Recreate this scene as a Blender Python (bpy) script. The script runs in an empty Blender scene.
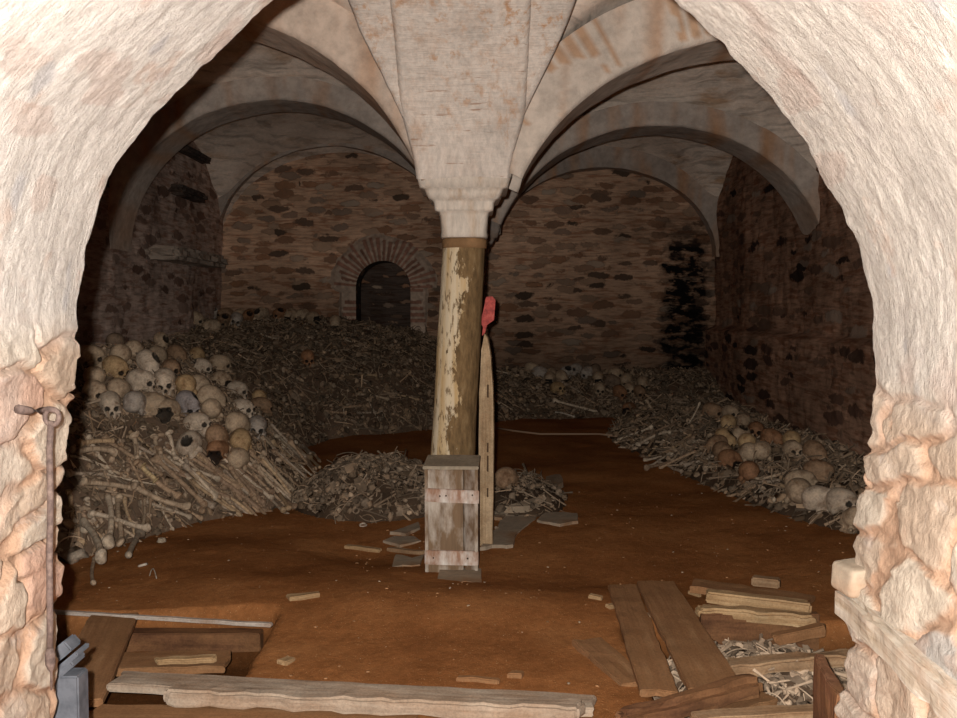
import bpy, bmesh, math, random
import numpy as np
from mathutils import Vector, Matrix, Euler

random.seed(11)
rng = np.random.default_rng(7)
C = bpy.context.scene.collection
PI = math.pi

# ------------------------------------------------------------------ camera
FPX, PITCH, CAMZ = 939.0, math.radians(3.0), 1.28
CAM = np.array([0.0, 0.0, CAMZ])
FW = np.array([0, math.cos(PITCH), -math.sin(PITCH)])
UP = np.array([0, math.sin(PITCH), math.cos(PITCH)])
RT = np.array([1.0, 0, 0])
def ray(px, py):
    return FW + RT*((px-478.5)/FPX) + UP*((359-py)/FPX)
def at(px, py, Y):                      # a point of the place seen at (px,py), Y metres in
    d = ray(px, py); return CAM + d*(Y/d[1])

cam_d = bpy.data.cameras.new('camera'); cam = bpy.data.objects.new('camera', cam_d); C.objects.link(cam)
cam.location = CAM; cam.rotation_euler = (PI/2-PITCH, 0, 0)
cam_d.sensor_width = 36; cam_d.lens = 36*FPX/957; cam_d.clip_start = .02
bpy.context.scene.camera = cam

# ------------------------------------------------------------------ numpy noise
def _h(ix, iy, iz):
    n = (ix.astype(np.int64)*374761393 + iy.astype(np.int64)*668265263 + iz.astype(np.int64)*2147483647) & 0xffffffff
    n = ((n ^ (n >> 13))*1274126177) & 0xffffffff
    n = ((n ^ (n >> 16))*2246822519) & 0xffffffff
    return ((n ^ (n >> 15)) & 0xffffff)/float(0xffffff)
def vnoise(x, y, z=0.0):
    x, y, z = np.broadcast_arrays(np.asarray(x, float), np.asarray(y, float), np.asarray(z, float))
    ix, iy, iz = np.floor(x), np.floor(y), np.floor(z)
    fx, fy, fz = x-ix, y-iy, z-iz
    fx, fy, fz = [f*f*(3-2*f) for f in (fx, fy, fz)]
    r = 0
    for a in (0, 1):
        for b in (0, 1):
            for c in (0, 1):
                r = r + _h(ix+a, iy+b, iz+c)*(fx if a else 1-fx)*(fy if b else 1-fy)*(fz if c else 1-fz)
    return r*2-1
def fbm(x, y, z=0.0, o=4):
    r, a, s = 0, .5, 1.0
    for i in range(o):
        r = r + a*vnoise(np.asarray(x)*s+i*17.3, np.asarray(y)*s+i*5.1, np.asarray(z)*s); a *= .5; s *= 2.03
    return r
def voro(x, y, seed=0, jit=.8):
    """F1, F2, cell random of a jittered grid"""
    x = np.asarray(x, float); y = np.asarray(y, float)
    ix, iy = np.floor(x), np.floor(y)
    f1 = np.full(x.shape, 9.0); f2 = np.full(x.shape, 9.0); cid = np.zeros(x.shape)
    for a in (-1, 0, 1):
        for b in (-1, 0, 1):
            cx, cy = ix+a, iy+b
            s = np.full(x.shape, seed)
            px = cx+.5+jit*(_h(cx, cy, s+1)-.5); py = cy+.5+jit*(_h(cx, cy, s+2)-.5)
            d = np.hypot(x-px, y-py)
            m = d < f1
            f2 = np.where(m, f1, np.minimum(f2, d)); f1n = np.where(m, d, f1)
            cid = np.where(m, _h(cx, cy, s+3), cid); f1 = f1n
    return f1, f2, cid
def sstep(a, b, x):
    t = np.clip((np.asarray(x, float)-a)/(b-a), 0, 1); return t*t*(3-2*t)
def mixc(a, b, m):
    m = np.asarray(m)[..., None]; return np.asarray(a)*(1-m)+np.asarray(b)*m

# ------------------------------------------------------------------ object helpers
def mesh_np(name, V, F, col=None, uv=None, smooth=True):
    me = bpy.data.meshes.new(name)
    V = np.asarray(V, dtype=np.float32).reshape(-1, 3); 
    me.from_pydata(V.tolist(), [], [tuple(f) for f in (F.tolist() if hasattr(F, 'tolist') else F)])
    if col is not None:
        c = np.ones((len(V), 4), np.float32); c[:, :3] = np.asarray(col).reshape(-1, 3)
        a = me.color_attributes.new('Col', 'FLOAT_COLOR', 'POINT'); a.data.foreach_set('color', c.ravel())
    if uv is not None:
        a = me.attributes.new('UVm', 'FLOAT2', 'POINT'); a.data.foreach_set('vector', np.asarray(uv, np.float32).ravel())
    if smooth: me.polygons.foreach_set('use_smooth', [True]*len(me.polygons))
    me.update(); return me
def link(name, me, m, parent=None):
    o = bpy.data.objects.new(name, me)
    if m is not None and len(me.materials) == 0: me.materials.append(m)
    C.objects.link(o)
    if parent is not None: o.parent = parent
    return o
def tag(o, label, cat, group=None, kind=None):
    o['label'] = label; o['category'] = cat
    if group: o['group'] = group
    if kind: o['kind'] = kind
    return o
def struct(o): o['kind'] = 'structure'; return o
def thing(name, label, cat, loc=(0, 0, 0), rot=(0, 0, 0), group=None):
    o = bpy.data.objects.new(name, None); C.objects.link(o); o.empty_display_size = .1
    o.location = loc; o.rotation_euler = rot
    return tag(o, label, cat, group)
def ico(sub):
    bm = bmesh.new(); bmesh.ops.create_icosphere(bm, subdivisions=sub, radius=1)
    V = np.array([v.co[:] for v in bm.verts]); F = np.array([[v.index for v in f.verts] for f in bm.faces]); bm.free(); return V, F
def gridfaces(nu, nv, off=0, closeu=False):
    i = np.arange(nu if closeu else nu-1)[:, None]; j = np.arange(nv-1)[None, :]
    a = i*nv+j; b = ((i+1) % nu)*nv+j
    return np.stack([a, b, b+1, a+1], -1).reshape(-1, 4)+off

# ------------------------------------------------------------------ node materials
class NT:
    def __init__(s, name, rough=.9, spec=.15):
        s.m = bpy.data.materials.new(name); s.m.use_nodes = True; s.t = s.m.node_tree
        s.b = s.t.nodes['Principled BSDF']; s.b.inputs['Roughness'].default_value = rough
        s.b.inputs['Specular IOR Level'].default_value = spec
    def n(s, typ, **kw):
        nd = s.t.nodes.new(typ)
        for k, v in kw.items(): setattr(nd, k, v)
        return nd
    def l(s, a, b): s.t.links.new(a, b)
    def obj(s): return s.n('ShaderNodeTexCoord').outputs['Object']
    def geo(s): return s.n('ShaderNodeNewGeometry').outputs['Position']
    def attr(s, nm, out='Color'):
        a = s.n('ShaderNodeAttribute'); a.attribute_name = nm; return a.outputs[out]
    def map(s, v, sc, loc=(0, 0, 0), rot=(0, 0, 0)):
        mp = s.n('ShaderNodeMapping'); s.l(v, mp.inputs[0]); mp.inputs['Scale'].default_value = sc
        mp.inputs['Location'].default_value = loc; mp.inputs['Rotation'].default_value = rot; return mp.outputs[0]
    def noise(s, v, scale=1, det=4, rough=.6, dist=0, out='Fac'):
        x = s.n('ShaderNodeTexNoise'); s.l(v, x.inputs['Vector']); x.inputs['Scale'].default_value = scale
        x.inputs['Detail'].default_value = det; x.inputs['Roughness'].default_value = rough; x.inputs['Distortion'].default_value = dist
        return x.outputs[out]
    def voronoi(s, v, scale=1, feat='F1', out='Distance'):
        x = s.n('ShaderNodeTexVoronoi', feature=feat); s.l(v, x.inputs['Vector']); x.inputs['Scale'].default_value = scale
        return x.outputs[out]
    def ramp(s, f, stops, interp='LINEAR'):
        r = s.n('ShaderNodeValToRGB'); s.l(f, r.inputs[0]); e = r.color_ramp.elements; r.color_ramp.interpolation = interp
        while len(e) < len(stops): e.new(.5)
        for k, (p, c) in enumerate(stops):
            e[k].position = p
            if not hasattr(c, '__len__'): c = (c, c, c)
            e[k].color = (*c, 1)
        return r.outputs[0]
    def mix(s, f, a, b, mode='MIX'):
        x = s.n('ShaderNodeMix', data_type='RGBA', blend_type=mode)
        for sock, v in ((x.inputs[0], f), (x.inputs[6], a), (x.inputs[7], b)):
            if isinstance(v, (int, float)): sock.default_value = v
            elif isinstance(v, tuple): sock.default_value = (*v, 1)
            else: s.l(v, sock)
        return x.outputs[2]
    def math(s, op, a, b=0.0):
        x = s.n('ShaderNodeMath', operation=op)
        for k, v in ((0, a), (1, b)):
            if isinstance(v, (int, float)): x.inputs[k].default_value = v
            else: s.l(v, x.inputs[k])
        return x.outputs[0]
    def sep(s, v):
        x = s.n('ShaderNodeSeparateXYZ'); s.l(v, x.inputs[0]); return x.outputs
    def done(s, col, h=None, strength=.5, dist=.01):
        if isinstance(col, tuple): s.b.inputs['Base Color'].default_value = (*col, 1)
        else: s.l(col, s.b.inputs['Base Color'])
        if h is not None:
            b = s.n('ShaderNodeBump'); b.inputs['Strength'].default_value = strength; b.inputs['Distance'].default_value = dist
            s.l(h, b.inputs['Height']); s.l(b.outputs[0], s.b.inputs['Normal'])
        return s.m

def wood_mat(name, c0, c1, c2, axis='X', fine=60, stain=.5, dust=.6):
    t = NT(name, .85); v = t.obj()
    sc = {'X': (2, fine, fine), 'Y': (fine, 2, fine), 'Z': (fine, fine, 2)}[axis]
    g = t.noise(t.map(v, sc), 1, 5, .65)
    col = t.ramp(g, [(.3, c0), (.5, c1), (.72, c2)])
    st = t.noise(v, 6, 4, .6)
    col = t.mix(t.math('MULTIPLY', t.ramp(st, [(.42, 0), (.65, 1)]), stain), col, tuple(x*.45 for x in c0))
    ed = t.noise(t.map(v, (3, 7, 7), (5, 2, 1)), 1, 5, .65)
    col = t.mix(t.math('MULTIPLY', t.ramp(ed, [(.40, 0), (.60, 1)]), dust), col, (.235, .11, .045))
    gr = t.noise(v, 120, 3, .7); col = t.mix(.45, col, t.ramp(gr, [(.3, .4), (.6, 1.05)]), 'MULTIPLY')
    return t.done(col, t.math('ADD', g, t.math('MULTIPLY', gr, .4)), .45, .006)

def make_rubble(name, sx, sy, sz, mortar, stones, thr, dark=None, rot=(0, 0, 0), soot=None, bs=.8):
    t = NT(name, .95, .05); v = t.obj()
    wob = t.noise(v, 5, 3, .6, out='Color')
    vv = t.mix(.10, v, wob, 'ADD')
    mp = t.map(vv, (sx, sy, sz), rot=rot)
    f1 = t.voronoi(mp, 1, 'F1'); cid = t.voronoi(mp, 1, 'F1', 'Color'); cs = t.sep(cid)
    rag = t.noise(v, 22, 4, .65)
    dd = t.math('ADD', f1, t.math('MULTIPLY', t.math('SUBTRACT', rag, .5), .45))
    size = t.math('ADD', t.math('ADD', t.math('MULTIPLY', cs[1], .30), thr-.22), t.math('MULTIPLY', t.noise(v, 1.3, 3, .6), .42))          # each stone its own size
    inside = t.ramp(t.math('SUBTRACT', size, dd), [(.0, 0), (.09, 1)])
    scol = t.ramp(cs[0], stones)
    streak = t.noise(t.map(v, (5, 5, 42)), 1, 4, .6)
    mcol = t.ramp(streak, [(.3, tuple(c*.5 for c in mortar)), (.5, mortar), (.75, tuple(min(1, c*1.35) for c in mortar))])
    mcol = t.mix(t.ramp(t.noise(t.map(v, (3.4, 3.4, 22), (3, 1, 2)), 1, 3), [(.52, 0), (.62, .75)]), mcol, tuple(np.array(mortar)*np.array((.55, .40, .33))))
    col = t.mix(inside, mcol, scol)
    big = t.ramp(t.noise(v, 1.1, 4, .6), [(.3, .55), (.65, 1.1)])
    col = t.mix(1.0, col, big, 'MULTIPLY')
    if soot is not None: col = soot(t, v, col)
    h = t.math('ADD', t.math('MULTIPLY', inside, .6), t.math('MULTIPLY', rag, .7))
    return t.done(col, h, bs, .03)

def plaster(name, base, stain, vertical=True, bands=False, dark=None, stainamt=.8, cracks=False):
    t = NT(name, .95, .08); v = t.obj()
    n1 = t.noise(v, 3.2, 6, .65)
    col = t.ramp(n1, [(.25, tuple(c*.68 for c in base)), (.5, base), (.78, tuple(min(1, c*1.13) for c in base))])
    s = t.noise(t.map(v, (13, 13, 1.1)), 1, 4, .65) if vertical else t.noise(t.map(v, (3, 3, 9)), 1, 4, .6)
    gate = t.ramp(t.noise(v, 1.7, 3, .5), [(.42, .15), (.6, 1)])
    sm = t.math('MULTIPLY', t.ramp(s, [(.5, 0), (.68, 1)]), gate)
    col = t.mix(t.math('MULTIPLY', sm, stainamt), col, stain)
    fine = t.noise(t.map(v, (40, 40, 9)) if vertical else v, 1 if vertical else 30, 5, .7)
    col = t.mix(.5 if vertical else .35, col, t.ramp(fine, [(.3, .45), (.6, 1)]), 'MULTIPLY')
    h = t.math('MULTIPLY', n1, .5)
    if bands:
        b = t.noise(t.map(t.mix(.12, v, t.noise(v, 2.5, 2, out='Color'), 'ADD'), (2.2, 2.2, 26)), 1, 3, .6)
        col = t.mix(.55, col, t.ramp(b, [(.36, .35), (.5, 1)]), 'MULTIPLY'); h = t.math('ADD', h, t.math('MULTIPLY', b, 1.2))
    if cracks:                                # drips and open brick joints in the limewash
        d = t.noise(t.map(v, (18, 18, .8), (2, 7, 1)), 1, 5, .7)
        col = t.mix(t.math('MULTIPLY', t.ramp(d, [(.52, 0), (.64, .8)]), t.ramp(t.noise(v, 2.4, 3), [(.42, 0), (.6, 1)])), col, (.44, .215, .09))
        q = t.noise(t.map(v, (4, 4, 42), (1, 4, 3)), 1, 4, .7)
        col = t.mix(t.ramp(q, [(.62, 0), (.68, .75)]), col, (.30, .17, .105)); h = t.math('SUBTRACT', h, t.math('MULTIPLY', q, .8))
    if dark is not None: col = t.mix(t.ramp(t.noise(v, .8, 3), [(.4, 0), (.65, .8)]), col, dark)
    return t.done(col, t.math('ADD', h, t.math('MULTIPLY', fine, .25)), .55, .02)

def attr_mat(name, nscale=30, amt=.35, bump=.4, dist=.006, rough=.9):
    t = NT(name, rough, .12); v = t.obj()
    n = t.noise(v, nscale, 5, .65)
    col = t.mix(amt, t.attr('Col'), t.ramp(n, [(.3, .35), (.62, 1.0)]), 'MULTIPLY')
    return t.done(col, n, bump, dist)

# ------------------------------------------------------------------ the ground and the heaps as height functions
def polydist(x, y, P):
    """signed distance to an open chain P: positive on its left side"""
    x = np.asarray(x, float); y = np.asarray(y, float)
    best = np.full(x.shape, 1e9); sg = np.zeros(x.shape)
    for (x0, y0), (x1, y1) in zip(P[:-1], P[1:]):
        dx, dy = x1-x0, y1-y0; L = dx*dx+dy*dy
        t = np.clip(((x-x0)*dx+(y-y0)*dy)/L, 0, 1)
        d = np.hypot(x-x0-t*dx, y-y0-t*dy)
        cr = (dx*(y-y0)-dy*(x-x0))
        m = d < best-1e-9
        sg = np.where(m, np.sign(cr), sg); best = np.where(m, d, best)
    return best*sg
XL, XR, YF, YB = -3.15, 2.9, 2.08, 11.6
EDGE_L = [(-4.2, 4.35), (-2.5, 4.50), (-2.05, 4.85), (-1.72, 5.55), (-1.25, 6.15), (-1.22, 6.7), (-1.5, 7.8), (-1.9, 9.5)]
EDGE_B = [(-4.2, 7.3), (-1.9, 7.9), (-1.45, 9.05), (-.5, 9.6), (.1, 10.0), (.5, 10.35), (1.4, 10.45), (2.1, 10.2), (4, 10.1)]
EDGE_R = [(1.9, 12.5), (1.55, 10.2), (1.26, 9.1), (1.5, 7.45), (1.78, 6.46), (1.88, 5.9), (2.12, 5.32), (2.6, 4.95), (4, 4.8)]
def floor_h(x, y, pits=True):
    x = np.asarray(x, float); y = np.asarray(y, float)
    h = .07*sstep(8, 10.5, y) + .05*fbm(x*.9, y*.9, 3.1, 3) + .010*fbm(x*4, y*4, 1.2, 3) + .004*fbm(x*17, y*17, 2, 2)
    h = h + .07*np.exp(-((x+.1)/.8)**2-((y-4.05)/.35)**2) - .06*np.exp(-((x+.65)/.35)**2-((y-5.0)/.3)**2)
    h = h - .05*np.exp(-((x-.9)/.9)**2-((y-4.6)/.6)**2)
    if not pits: return h
    wob = .03*fbm(x*6, y*6, 7, 2)
    def pit(x0, x1, y0, y1, d, e=.035):
        m = sstep(x0-e, x0+e, x+wob)*(1-sstep(x1-e, x1+e, x+wob))*sstep(y0-e, y0+e, y+wob)*(1-sstep(y1-e, y1+e, y+wob*.3)); return d*m
    h = h - pit(-1.85, -.86, 3.02, 3.90, .22) - pit(.62, 1.62, 2.2, 3.78, .20, .05)
    return h
def heap_L(x, y):
    d = polydist(x, y, EDGE_L); dp = np.maximum(d, 0)
    h = 1.22*(1-np.exp(-dp/.95)); h = np.minimum(h, .95+.04*np.tanh((h-.95)*5))
    return np.where(d > 0, h+.05*fbm(x*3, y*3, 5, 3)*sstep(0, .3, dp), -1)
def heap_B(x, y):
    d = polydist(x, y, EDGE_B); dp = np.maximum(d, 0)
    A = .60+.45*(1-sstep(-.9, .3, x))
    h = A*(1-np.exp(-dp/1.0))*1.12
    return np.where(d > 0, h+.09*fbm(x*2.2, y*2.2, 9, 4)*sstep(0, .4, dp), -1)
def heap_R(x, y):
    d = polydist(x, y, EDGE_R); dp = np.maximum(d, 0)
    h = .20*(1-np.exp(-dp/.25))
    return np.where(d > 0, h+.05*fbm(x*3, y*3, 2.2, 3)*sstep(0, .3, dp), -1)
def heap_C(x, y):
    q = ((x+.66)/.55)**2+((y-6.15)/.50)**2
    return np.where(q < 1, .27*(1-q)**.75*(1+.5*fbm(x*5, y*5, 4, 2)), -1)
def heap_D(x, y):
    q = ((x-.24)/.34)**2+((y-6.2)/.42)**2
    return np.where(q < 1, .15*(1-q)**.8*(1+.5*fbm(x*5, y*5, 8, 2)), -1)
def heap_P(x, y):
    q = ((x-1.08)/.46)**2+((y-3.36)/.44)**2
    return np.where(q < 1, .19*(1-q)**.45*(1+.4*fbm(x*6, y*6, 8, 2)), -1)
HEAPS = [heap_L, heap_B, heap_R, heap_C, heap_D, heap_P]
def ground(x, y):
    f = floor_h(x, y); h = 0
    for hp in HEAPS: h = np.maximum(h, hp(x, y))
    return f+h
_T = np.arange(2.0, 11.44, .012)
def hit(px, py, up=0.0):
    d = ray(px, py); t = _T/d[1]
    P = CAM[None]+t[:, None]*d[None]
    g = ground(P[:, 0], P[:, 1])+up
    k = np.nonzero(P[:, 2] <= g)[0]
    if len(k) == 0:
        q = at(px, py, 11.3); q[2] = float(ground(q[:1], q[1:2])[0])+up; return q
    k = k[0]
    return P[k]

# ------------------------------------------------------------------ materials
M = {}
def earth():
    t = NT('earth', 1.0, .02); v = t.obj()
    a = t.noise(v, 1.6, 6, .6); b = t.noise(v, 34, 5, .7); c = t.noise(v, 160, 2, .5)
    col = t.ramp(a, [(.28, (.19, .068, .022)), (.5, (.285, .108, .036)), (.72, (.36, .150, .054))])
    col = t.mix(.40, col, t.ramp(b, [(.3, .35), (.62, 1.15)]), 'MULTIPLY')
    col = t.mix(t.ramp(c, [(.66, 0), (.72, .8)]), col, (.50, .28, .13))
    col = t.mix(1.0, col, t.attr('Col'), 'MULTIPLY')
    return t.done(col, t.math('ADD', b, t.math('MULTIPLY', c, .8)), .5, .008)
M['earth'] = earth()

def back_overlay(t, v, col):
    s = t.sep(v)
    # near-black mottled strip up the wall beside the right corner
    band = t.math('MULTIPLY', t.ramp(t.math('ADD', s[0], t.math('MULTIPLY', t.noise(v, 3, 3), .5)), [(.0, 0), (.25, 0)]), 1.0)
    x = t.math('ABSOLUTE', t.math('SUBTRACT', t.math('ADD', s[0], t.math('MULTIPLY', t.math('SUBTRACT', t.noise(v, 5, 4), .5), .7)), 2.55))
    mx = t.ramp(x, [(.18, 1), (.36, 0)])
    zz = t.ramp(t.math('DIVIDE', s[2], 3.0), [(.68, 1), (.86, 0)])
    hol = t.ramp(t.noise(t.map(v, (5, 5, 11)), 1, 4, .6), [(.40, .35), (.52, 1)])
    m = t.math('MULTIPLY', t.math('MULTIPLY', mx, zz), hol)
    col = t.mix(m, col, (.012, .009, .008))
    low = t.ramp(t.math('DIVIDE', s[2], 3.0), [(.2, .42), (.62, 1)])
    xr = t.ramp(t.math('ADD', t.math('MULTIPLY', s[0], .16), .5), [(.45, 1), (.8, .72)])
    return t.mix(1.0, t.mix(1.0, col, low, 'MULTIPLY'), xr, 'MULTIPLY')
st = [(.0, (.09, .06, .042)), (.15, (.19, .115, .078)), (.4, (.36, .18, .10)), (.6, (.27, .19, .14)), (.8, (.42, .25, .155)), (1, (.46, .34, .25))]
M['back_wall'] = make_rubble('rubble_back', 3.3, 3.3, 9.5, (.60, .365, .235), st, .31, soot=back_overlay)
M['left_wall'] = make_rubble('rubble_left', 4, 2.4, 8, (.46, .33, .265), [(0, (.07, .04, .03)), (.5, (.19, .115, .085)), (1, (.30, .21, .165))], .24, bs=.45)
M['right_wall'] = make_rubble('rubble_right', 4, 2.3, 8.5, (.33, .185, .12), [(0, (.035, .022, .017)), (.4, (.12, .065, .045)), (.8, (.2, .12, .08)), (1, (.34, .25, .19))], .26, bs=.45)
M['niche'] = make_rubble('rubble_niche', 4, 4, 11, (.10, .07, .055), st, .2)
M['vault'] = plaster('vault_plaster', (.76, .61, .495), (.46, .25, .12), False, True)
M['spandrel'] = plaster('arch_plaster', (.66, .565, .485), (.46, .22, .09), True, False, stainamt=1.0, cracks=True)
M['arch'] = attr_mat('arch_ring', 14, .5, .6, .015)
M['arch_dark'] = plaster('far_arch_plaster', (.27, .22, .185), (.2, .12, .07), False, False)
M['capital'] = plaster('capital_stone', (.64, .55, .46), (.45, .26, .12), True, False, stainamt=.6)
M['attr'] = attr_mat('painted_attr', 22, .35, .5, .01)
M['jamb'] = None

def jamb_mat():
    t = NT('jamb_plaster', .95, .1); uv = t.attr('UVm', 'Vector'); v = t.obj(); base = t.attr('Col')
    tro = t.noise(t.map(uv, (9, 70, 1)), 1, 6, .8, .8)
    blob = t.noise(v, 9, 6, .7); fine = t.noise(v, 70, 6, .75); mid = t.noise(v, 26, 5, .7)
    pl = t.ramp(t.attr('Msk', 'Fac'), [(0, 1), (1, .12)])
    col = t.mix(t.math('MULTIPLY', pl, .40), base, t.ramp(tro, [(.3, .5), (.48, 1), (.7, 1.12)]), 'MULTIPLY')
    col = t.mix(.5, col, t.ramp(fine, [(.3, .55), (.55, 1.08)]), 'MULTIPLY')
    col = t.mix(t.ramp(blob, [(.56, 0), (.66, .42)]), col, (.27, .235, .215))
    col = t.mix(t.ramp(t.noise(t.map(v, (7, 7, 7), (4, 2, 1)), 1, 5, .6), [(.60, 0), (.68, .35)]), col, (.33, .19, .125))
    h = t.math('ADD', t.math('MULTIPLY', t.math('MULTIPLY', tro, pl), .7), t.math('ADD', t.math('MULTIPLY', mid, 1.0), t.math('MULTIPLY', fine, .6)))
    return t.done(col, h, .8, .010)
M['jamb'] = jamb_mat()

def bone_mat():
    t = NT('bone', .75, .2); v = t.obj()
    oi = t.n('ShaderNodeObjectInfo')
    off = t.n('ShaderNodeVectorMath', operation='ADD'); t.l(v, off.inputs[0])
    cr = t.n('ShaderNodeCombineXYZ'); t.l(t.math('MULTIPLY', oi.outputs['Random'], 37), cr.inputs[0]); t.l(cr.outputs[0], off.inputs[1])
    n = t.noise(off.outputs[0], 16, 5, .65); f = t.noise(off.outputs[0], 70, 4, .7)
    col = t.mix(1.0, oi.outputs['Color'], t.ramp(n, [(.3, (.42, .34, .28)), (.52, (1, 1, 1)), (.75, (1.12, 1.08, 1.0))]), 'MULTIPLY')
    col = t.mix(.55, col, t.ramp(f, [(.32, .35), (.6, 1)]), 'MULTIPLY')
    col = t.mix(1.0, col, t.attr('Col'), 'MULTIPLY')
    return t.done(col, t.math('ADD', n, f), .4, .004)
M['bone'] = bone_mat()
M['bits'] = attr_mat('bone_fragments', 45, .5, .3, .004)

M['old_wood'] = wood_mat('weathered_plank', (.22, .13, .07), (.36, .23, .13), (.48, .34, .20), 'X')
M['grey_wood'] = wood_mat('grey_plank', (.24, .175, .125), (.37, .285, .21), (.47, .375, .285), 'X', 50, .35, .4)
M['dirty_wood'] = wood_mat('earth_stained_plank', (.19, .085, .036), (.27, .130, .057), (.33, .18, .085), 'X', 45, .35, .85)
M['pale_wood'] = wood_mat('pale_broken_wood', (.24, .14, .065), (.47, .30, .15), (.58, .41, .23), 'X', 70, .35, .5)
M['rot_wood'] = wood_mat('rotten_timber', (.06, .025, .012), (.13, .055, .025), (.22, .10, .045), 'X', 30, .5)
M['red_wood'] = wood_mat('reddish_board', (.10, .04, .02), (.19, .08, .04), (.28, .13, .07), 'Z', 40, .4)
M['strip'] = wood_mat('bleached_strip', (.36, .31, .27), (.52, .46, .40), (.62, .56, .50), 'X', 60, .2)
M['prop_wood'] = wood_mat('upright_plank', (.30, .18, .09), (.52, .36, .21), (.64, .47, .30), 'Z', 55, .6, .25)

# ------------------------------------------------------------------ floor
nx, ny = 250, 420
gx = np.linspace(XL-.15, XR+.15, nx); gy = np.concatenate([np.linspace(.3, 6.2, 270), np.linspace(6.23, YB+.2, 150)])
X, Y = np.meshgrid(gx, gy, indexing='ij'); Z = floor_h(X, Y)
Z = np.where((np.abs(X) > .85) & (Y < YF+.1), Z-.05, Z)
_d = 1-.72*np.clip((floor_h(X, Y, False)-floor_h(X, Y))/.14, 0, 1)          # shade of the two holes painted into the soil colour
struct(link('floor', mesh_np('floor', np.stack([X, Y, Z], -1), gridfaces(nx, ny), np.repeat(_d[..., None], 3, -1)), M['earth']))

# ------------------------------------------------------------------ front wall: the arched passage we look through
prof = [(62, 800), (60, 700), (61, 620), (66, 500), (70, 420), (76, 330), (84, 280), (97, 230), (115, 180), (139, 140), (170, 105), (206, 70), (245, 35),
        (285, 0), (345, -42), (410, -75), (478, -88), (545, -75), (615, -42), (672, 0), (722, 46), (765, 92), (802, 142), (833, 195), (855, 245),
        (868, 300), (871, 345), (868, 420), (861, 480), (853, 540), (846, 600), (842, 700), (842, 800)]
PP = np.array([at(a, b, 2.05)[[0, 2]] for a, b in prof])
def catmull(P, n):
    P = np.vstack([2*P[0]-P[1], P, 2*P[-1]-P[-2]]); out = []
    for i in range(1, len(P)-2):
        t = np.linspace(0, 1, n, endpoint=False)[:, None]
        a, b, c, d = P[i-1], P[i], P[i+1], P[i+2]
        out.append(.5*((2*b)+(-a+c)*t+(2*a-5*b+4*c-d)*t*t+(-a+3*b-3*c+d)*t**3))
    out.append(P[-2][None]); return np.vstack(out)
Q = catmull(PP, 30)
seg = np.hypot(*np.diff(Q, axis=0).T); S = np.concatenate([[0], np.cumsum(seg)])
NS = 760; s_ = np.linspace(0, S[-1], NS); qx = np.interp(s_, S, Q[:, 0]); qz = np.interp(s_, S, Q[:, 1])
tx, tz = np.gradient(qx), np.gradient(qz); L = np.hypot(tx, tz); inx, inz = tz/L, -tx/L      # inward (towards the opening)
NV = 150
v_ = np.linspace(0, 1, NV)**.55
side = np.sign(qx)
low = np.where(qx < 0, 1.23, 1.10)
sm, yy = np.meshgrid(s_, v_, indexing='ij')
qz2 = np.repeat(qz[:, None], NV, 1); qx2 = np.repeat(qx[:, None], NV, 1)
yb = .75+1.30*yy
msk = 1-sstep(-.05, .07, qz2-np.repeat(low[:, None], NV, 1)-.14*fbm(sm*3, yb*3, 1, 3))   # bare stones below the plaster
wx = .55*fbm(sm*5, yb*5, 2, 4); wy = .55*fbm(sm*5, yb*5, 8, 4)
f1, f2, cid = voro(sm/.115+wx, yb/.26+wy, 9, .95)
ed = sstep(.04, .20, f2-f1)
chip = fbm(sm*14, yb*14, 3, 4)
disp = msk*(.013*ed*(.4+1.2*cid)-.005+.010*chip+.006*fbm(sm*45, yb*12, 4, 3)) + (1-msk)*(.012*fbm(sm*3.0, yb*3.0, 6, 3)+.0035*fbm(sm*11, yb*26, 6, 4)) + .0025*fbm(sm*40, yb*40, 6, 3)
# ragged far arris
f1e, f2e, cide = voro(s_/.14, s_*0+.5, 5, .6)
mE = msk[:, -1]
off = mE*(.05*(cide-.5)+.02*fbm(s_*20, s_*0, 1, 3))+.018*fbm(s_*8, s_*0+3, 1, 4)+.010*fbm(s_*30, s_*0+3, 1, 3)
yb = yb+off[:, None]*sstep(.55, 1, yy)
fall = sstep(.985, 1, yy)*.012
vx = qx2+inx[:, None]*(disp-fall); vz = qz2+inz[:, None]*(disp-fall)
V1 = np.stack([vx, yb, vz], -1); JT = .535
white = np.array((.80, .745, .69))*JT; 
tint = fbm(sm*1.4, yb*1.4, 11, 4)[..., None]
plc = white*(1+.22*tint+.16*fbm(sm*6, yb*6, 71, 4)[..., None])*np.where(qx2[..., None] > 0, np.array((1.0, .965, .92)), np.array((1.0, .985, .965)))
sid = (cid*97) % 1
stc = mixc((.66, .50, .37), (.74, .62, .49), sstep(.3, .7, sid)); stc = mixc(stc, (.66, .42, .31), (sid > .80)*1.0); stc = mixc(stc, (.52, .47, .42), (sid < .08)*1.0)
stc = stc*(1+.22*fbm(sm*8, yb*8, 21, 3))[..., None]
mor = np.array((.60, .375, .245))*(1+.2*fbm(sm*9, yb*9, 31, 3))[..., None]
stc = mixc(mor, stc, sstep(.10, .22, f2-f1+.12*fbm(sm*22, yb*22, 2, 3)))
lim = sstep(.1, .45, fbm(sm*4, yb*4, 41, 4))[..., None]*.35; stc = stc*(1-lim)+np.array((.76, .68, .60))*lim
patch = sstep(.30, .5, fbm(sm*5, yb*6, 51, 3)); plc = mixc(plc, np.array((.68, .52, .44))*JT, patch*.55)
blue = sstep(.36, .5, fbm(sm*6, yb*9, 61, 3)); plc = mixc(plc, np.array((.50, .49, .50))*JT, blue*.6)
g1, g2, gid = voro(sm/.085+.3*fbm(sm*6, yb*6, 4, 2), yb/.17+.3*fbm(sm*6, yb*6, 14, 2), 21, .9)     # brick ends showing through the plaster
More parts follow.
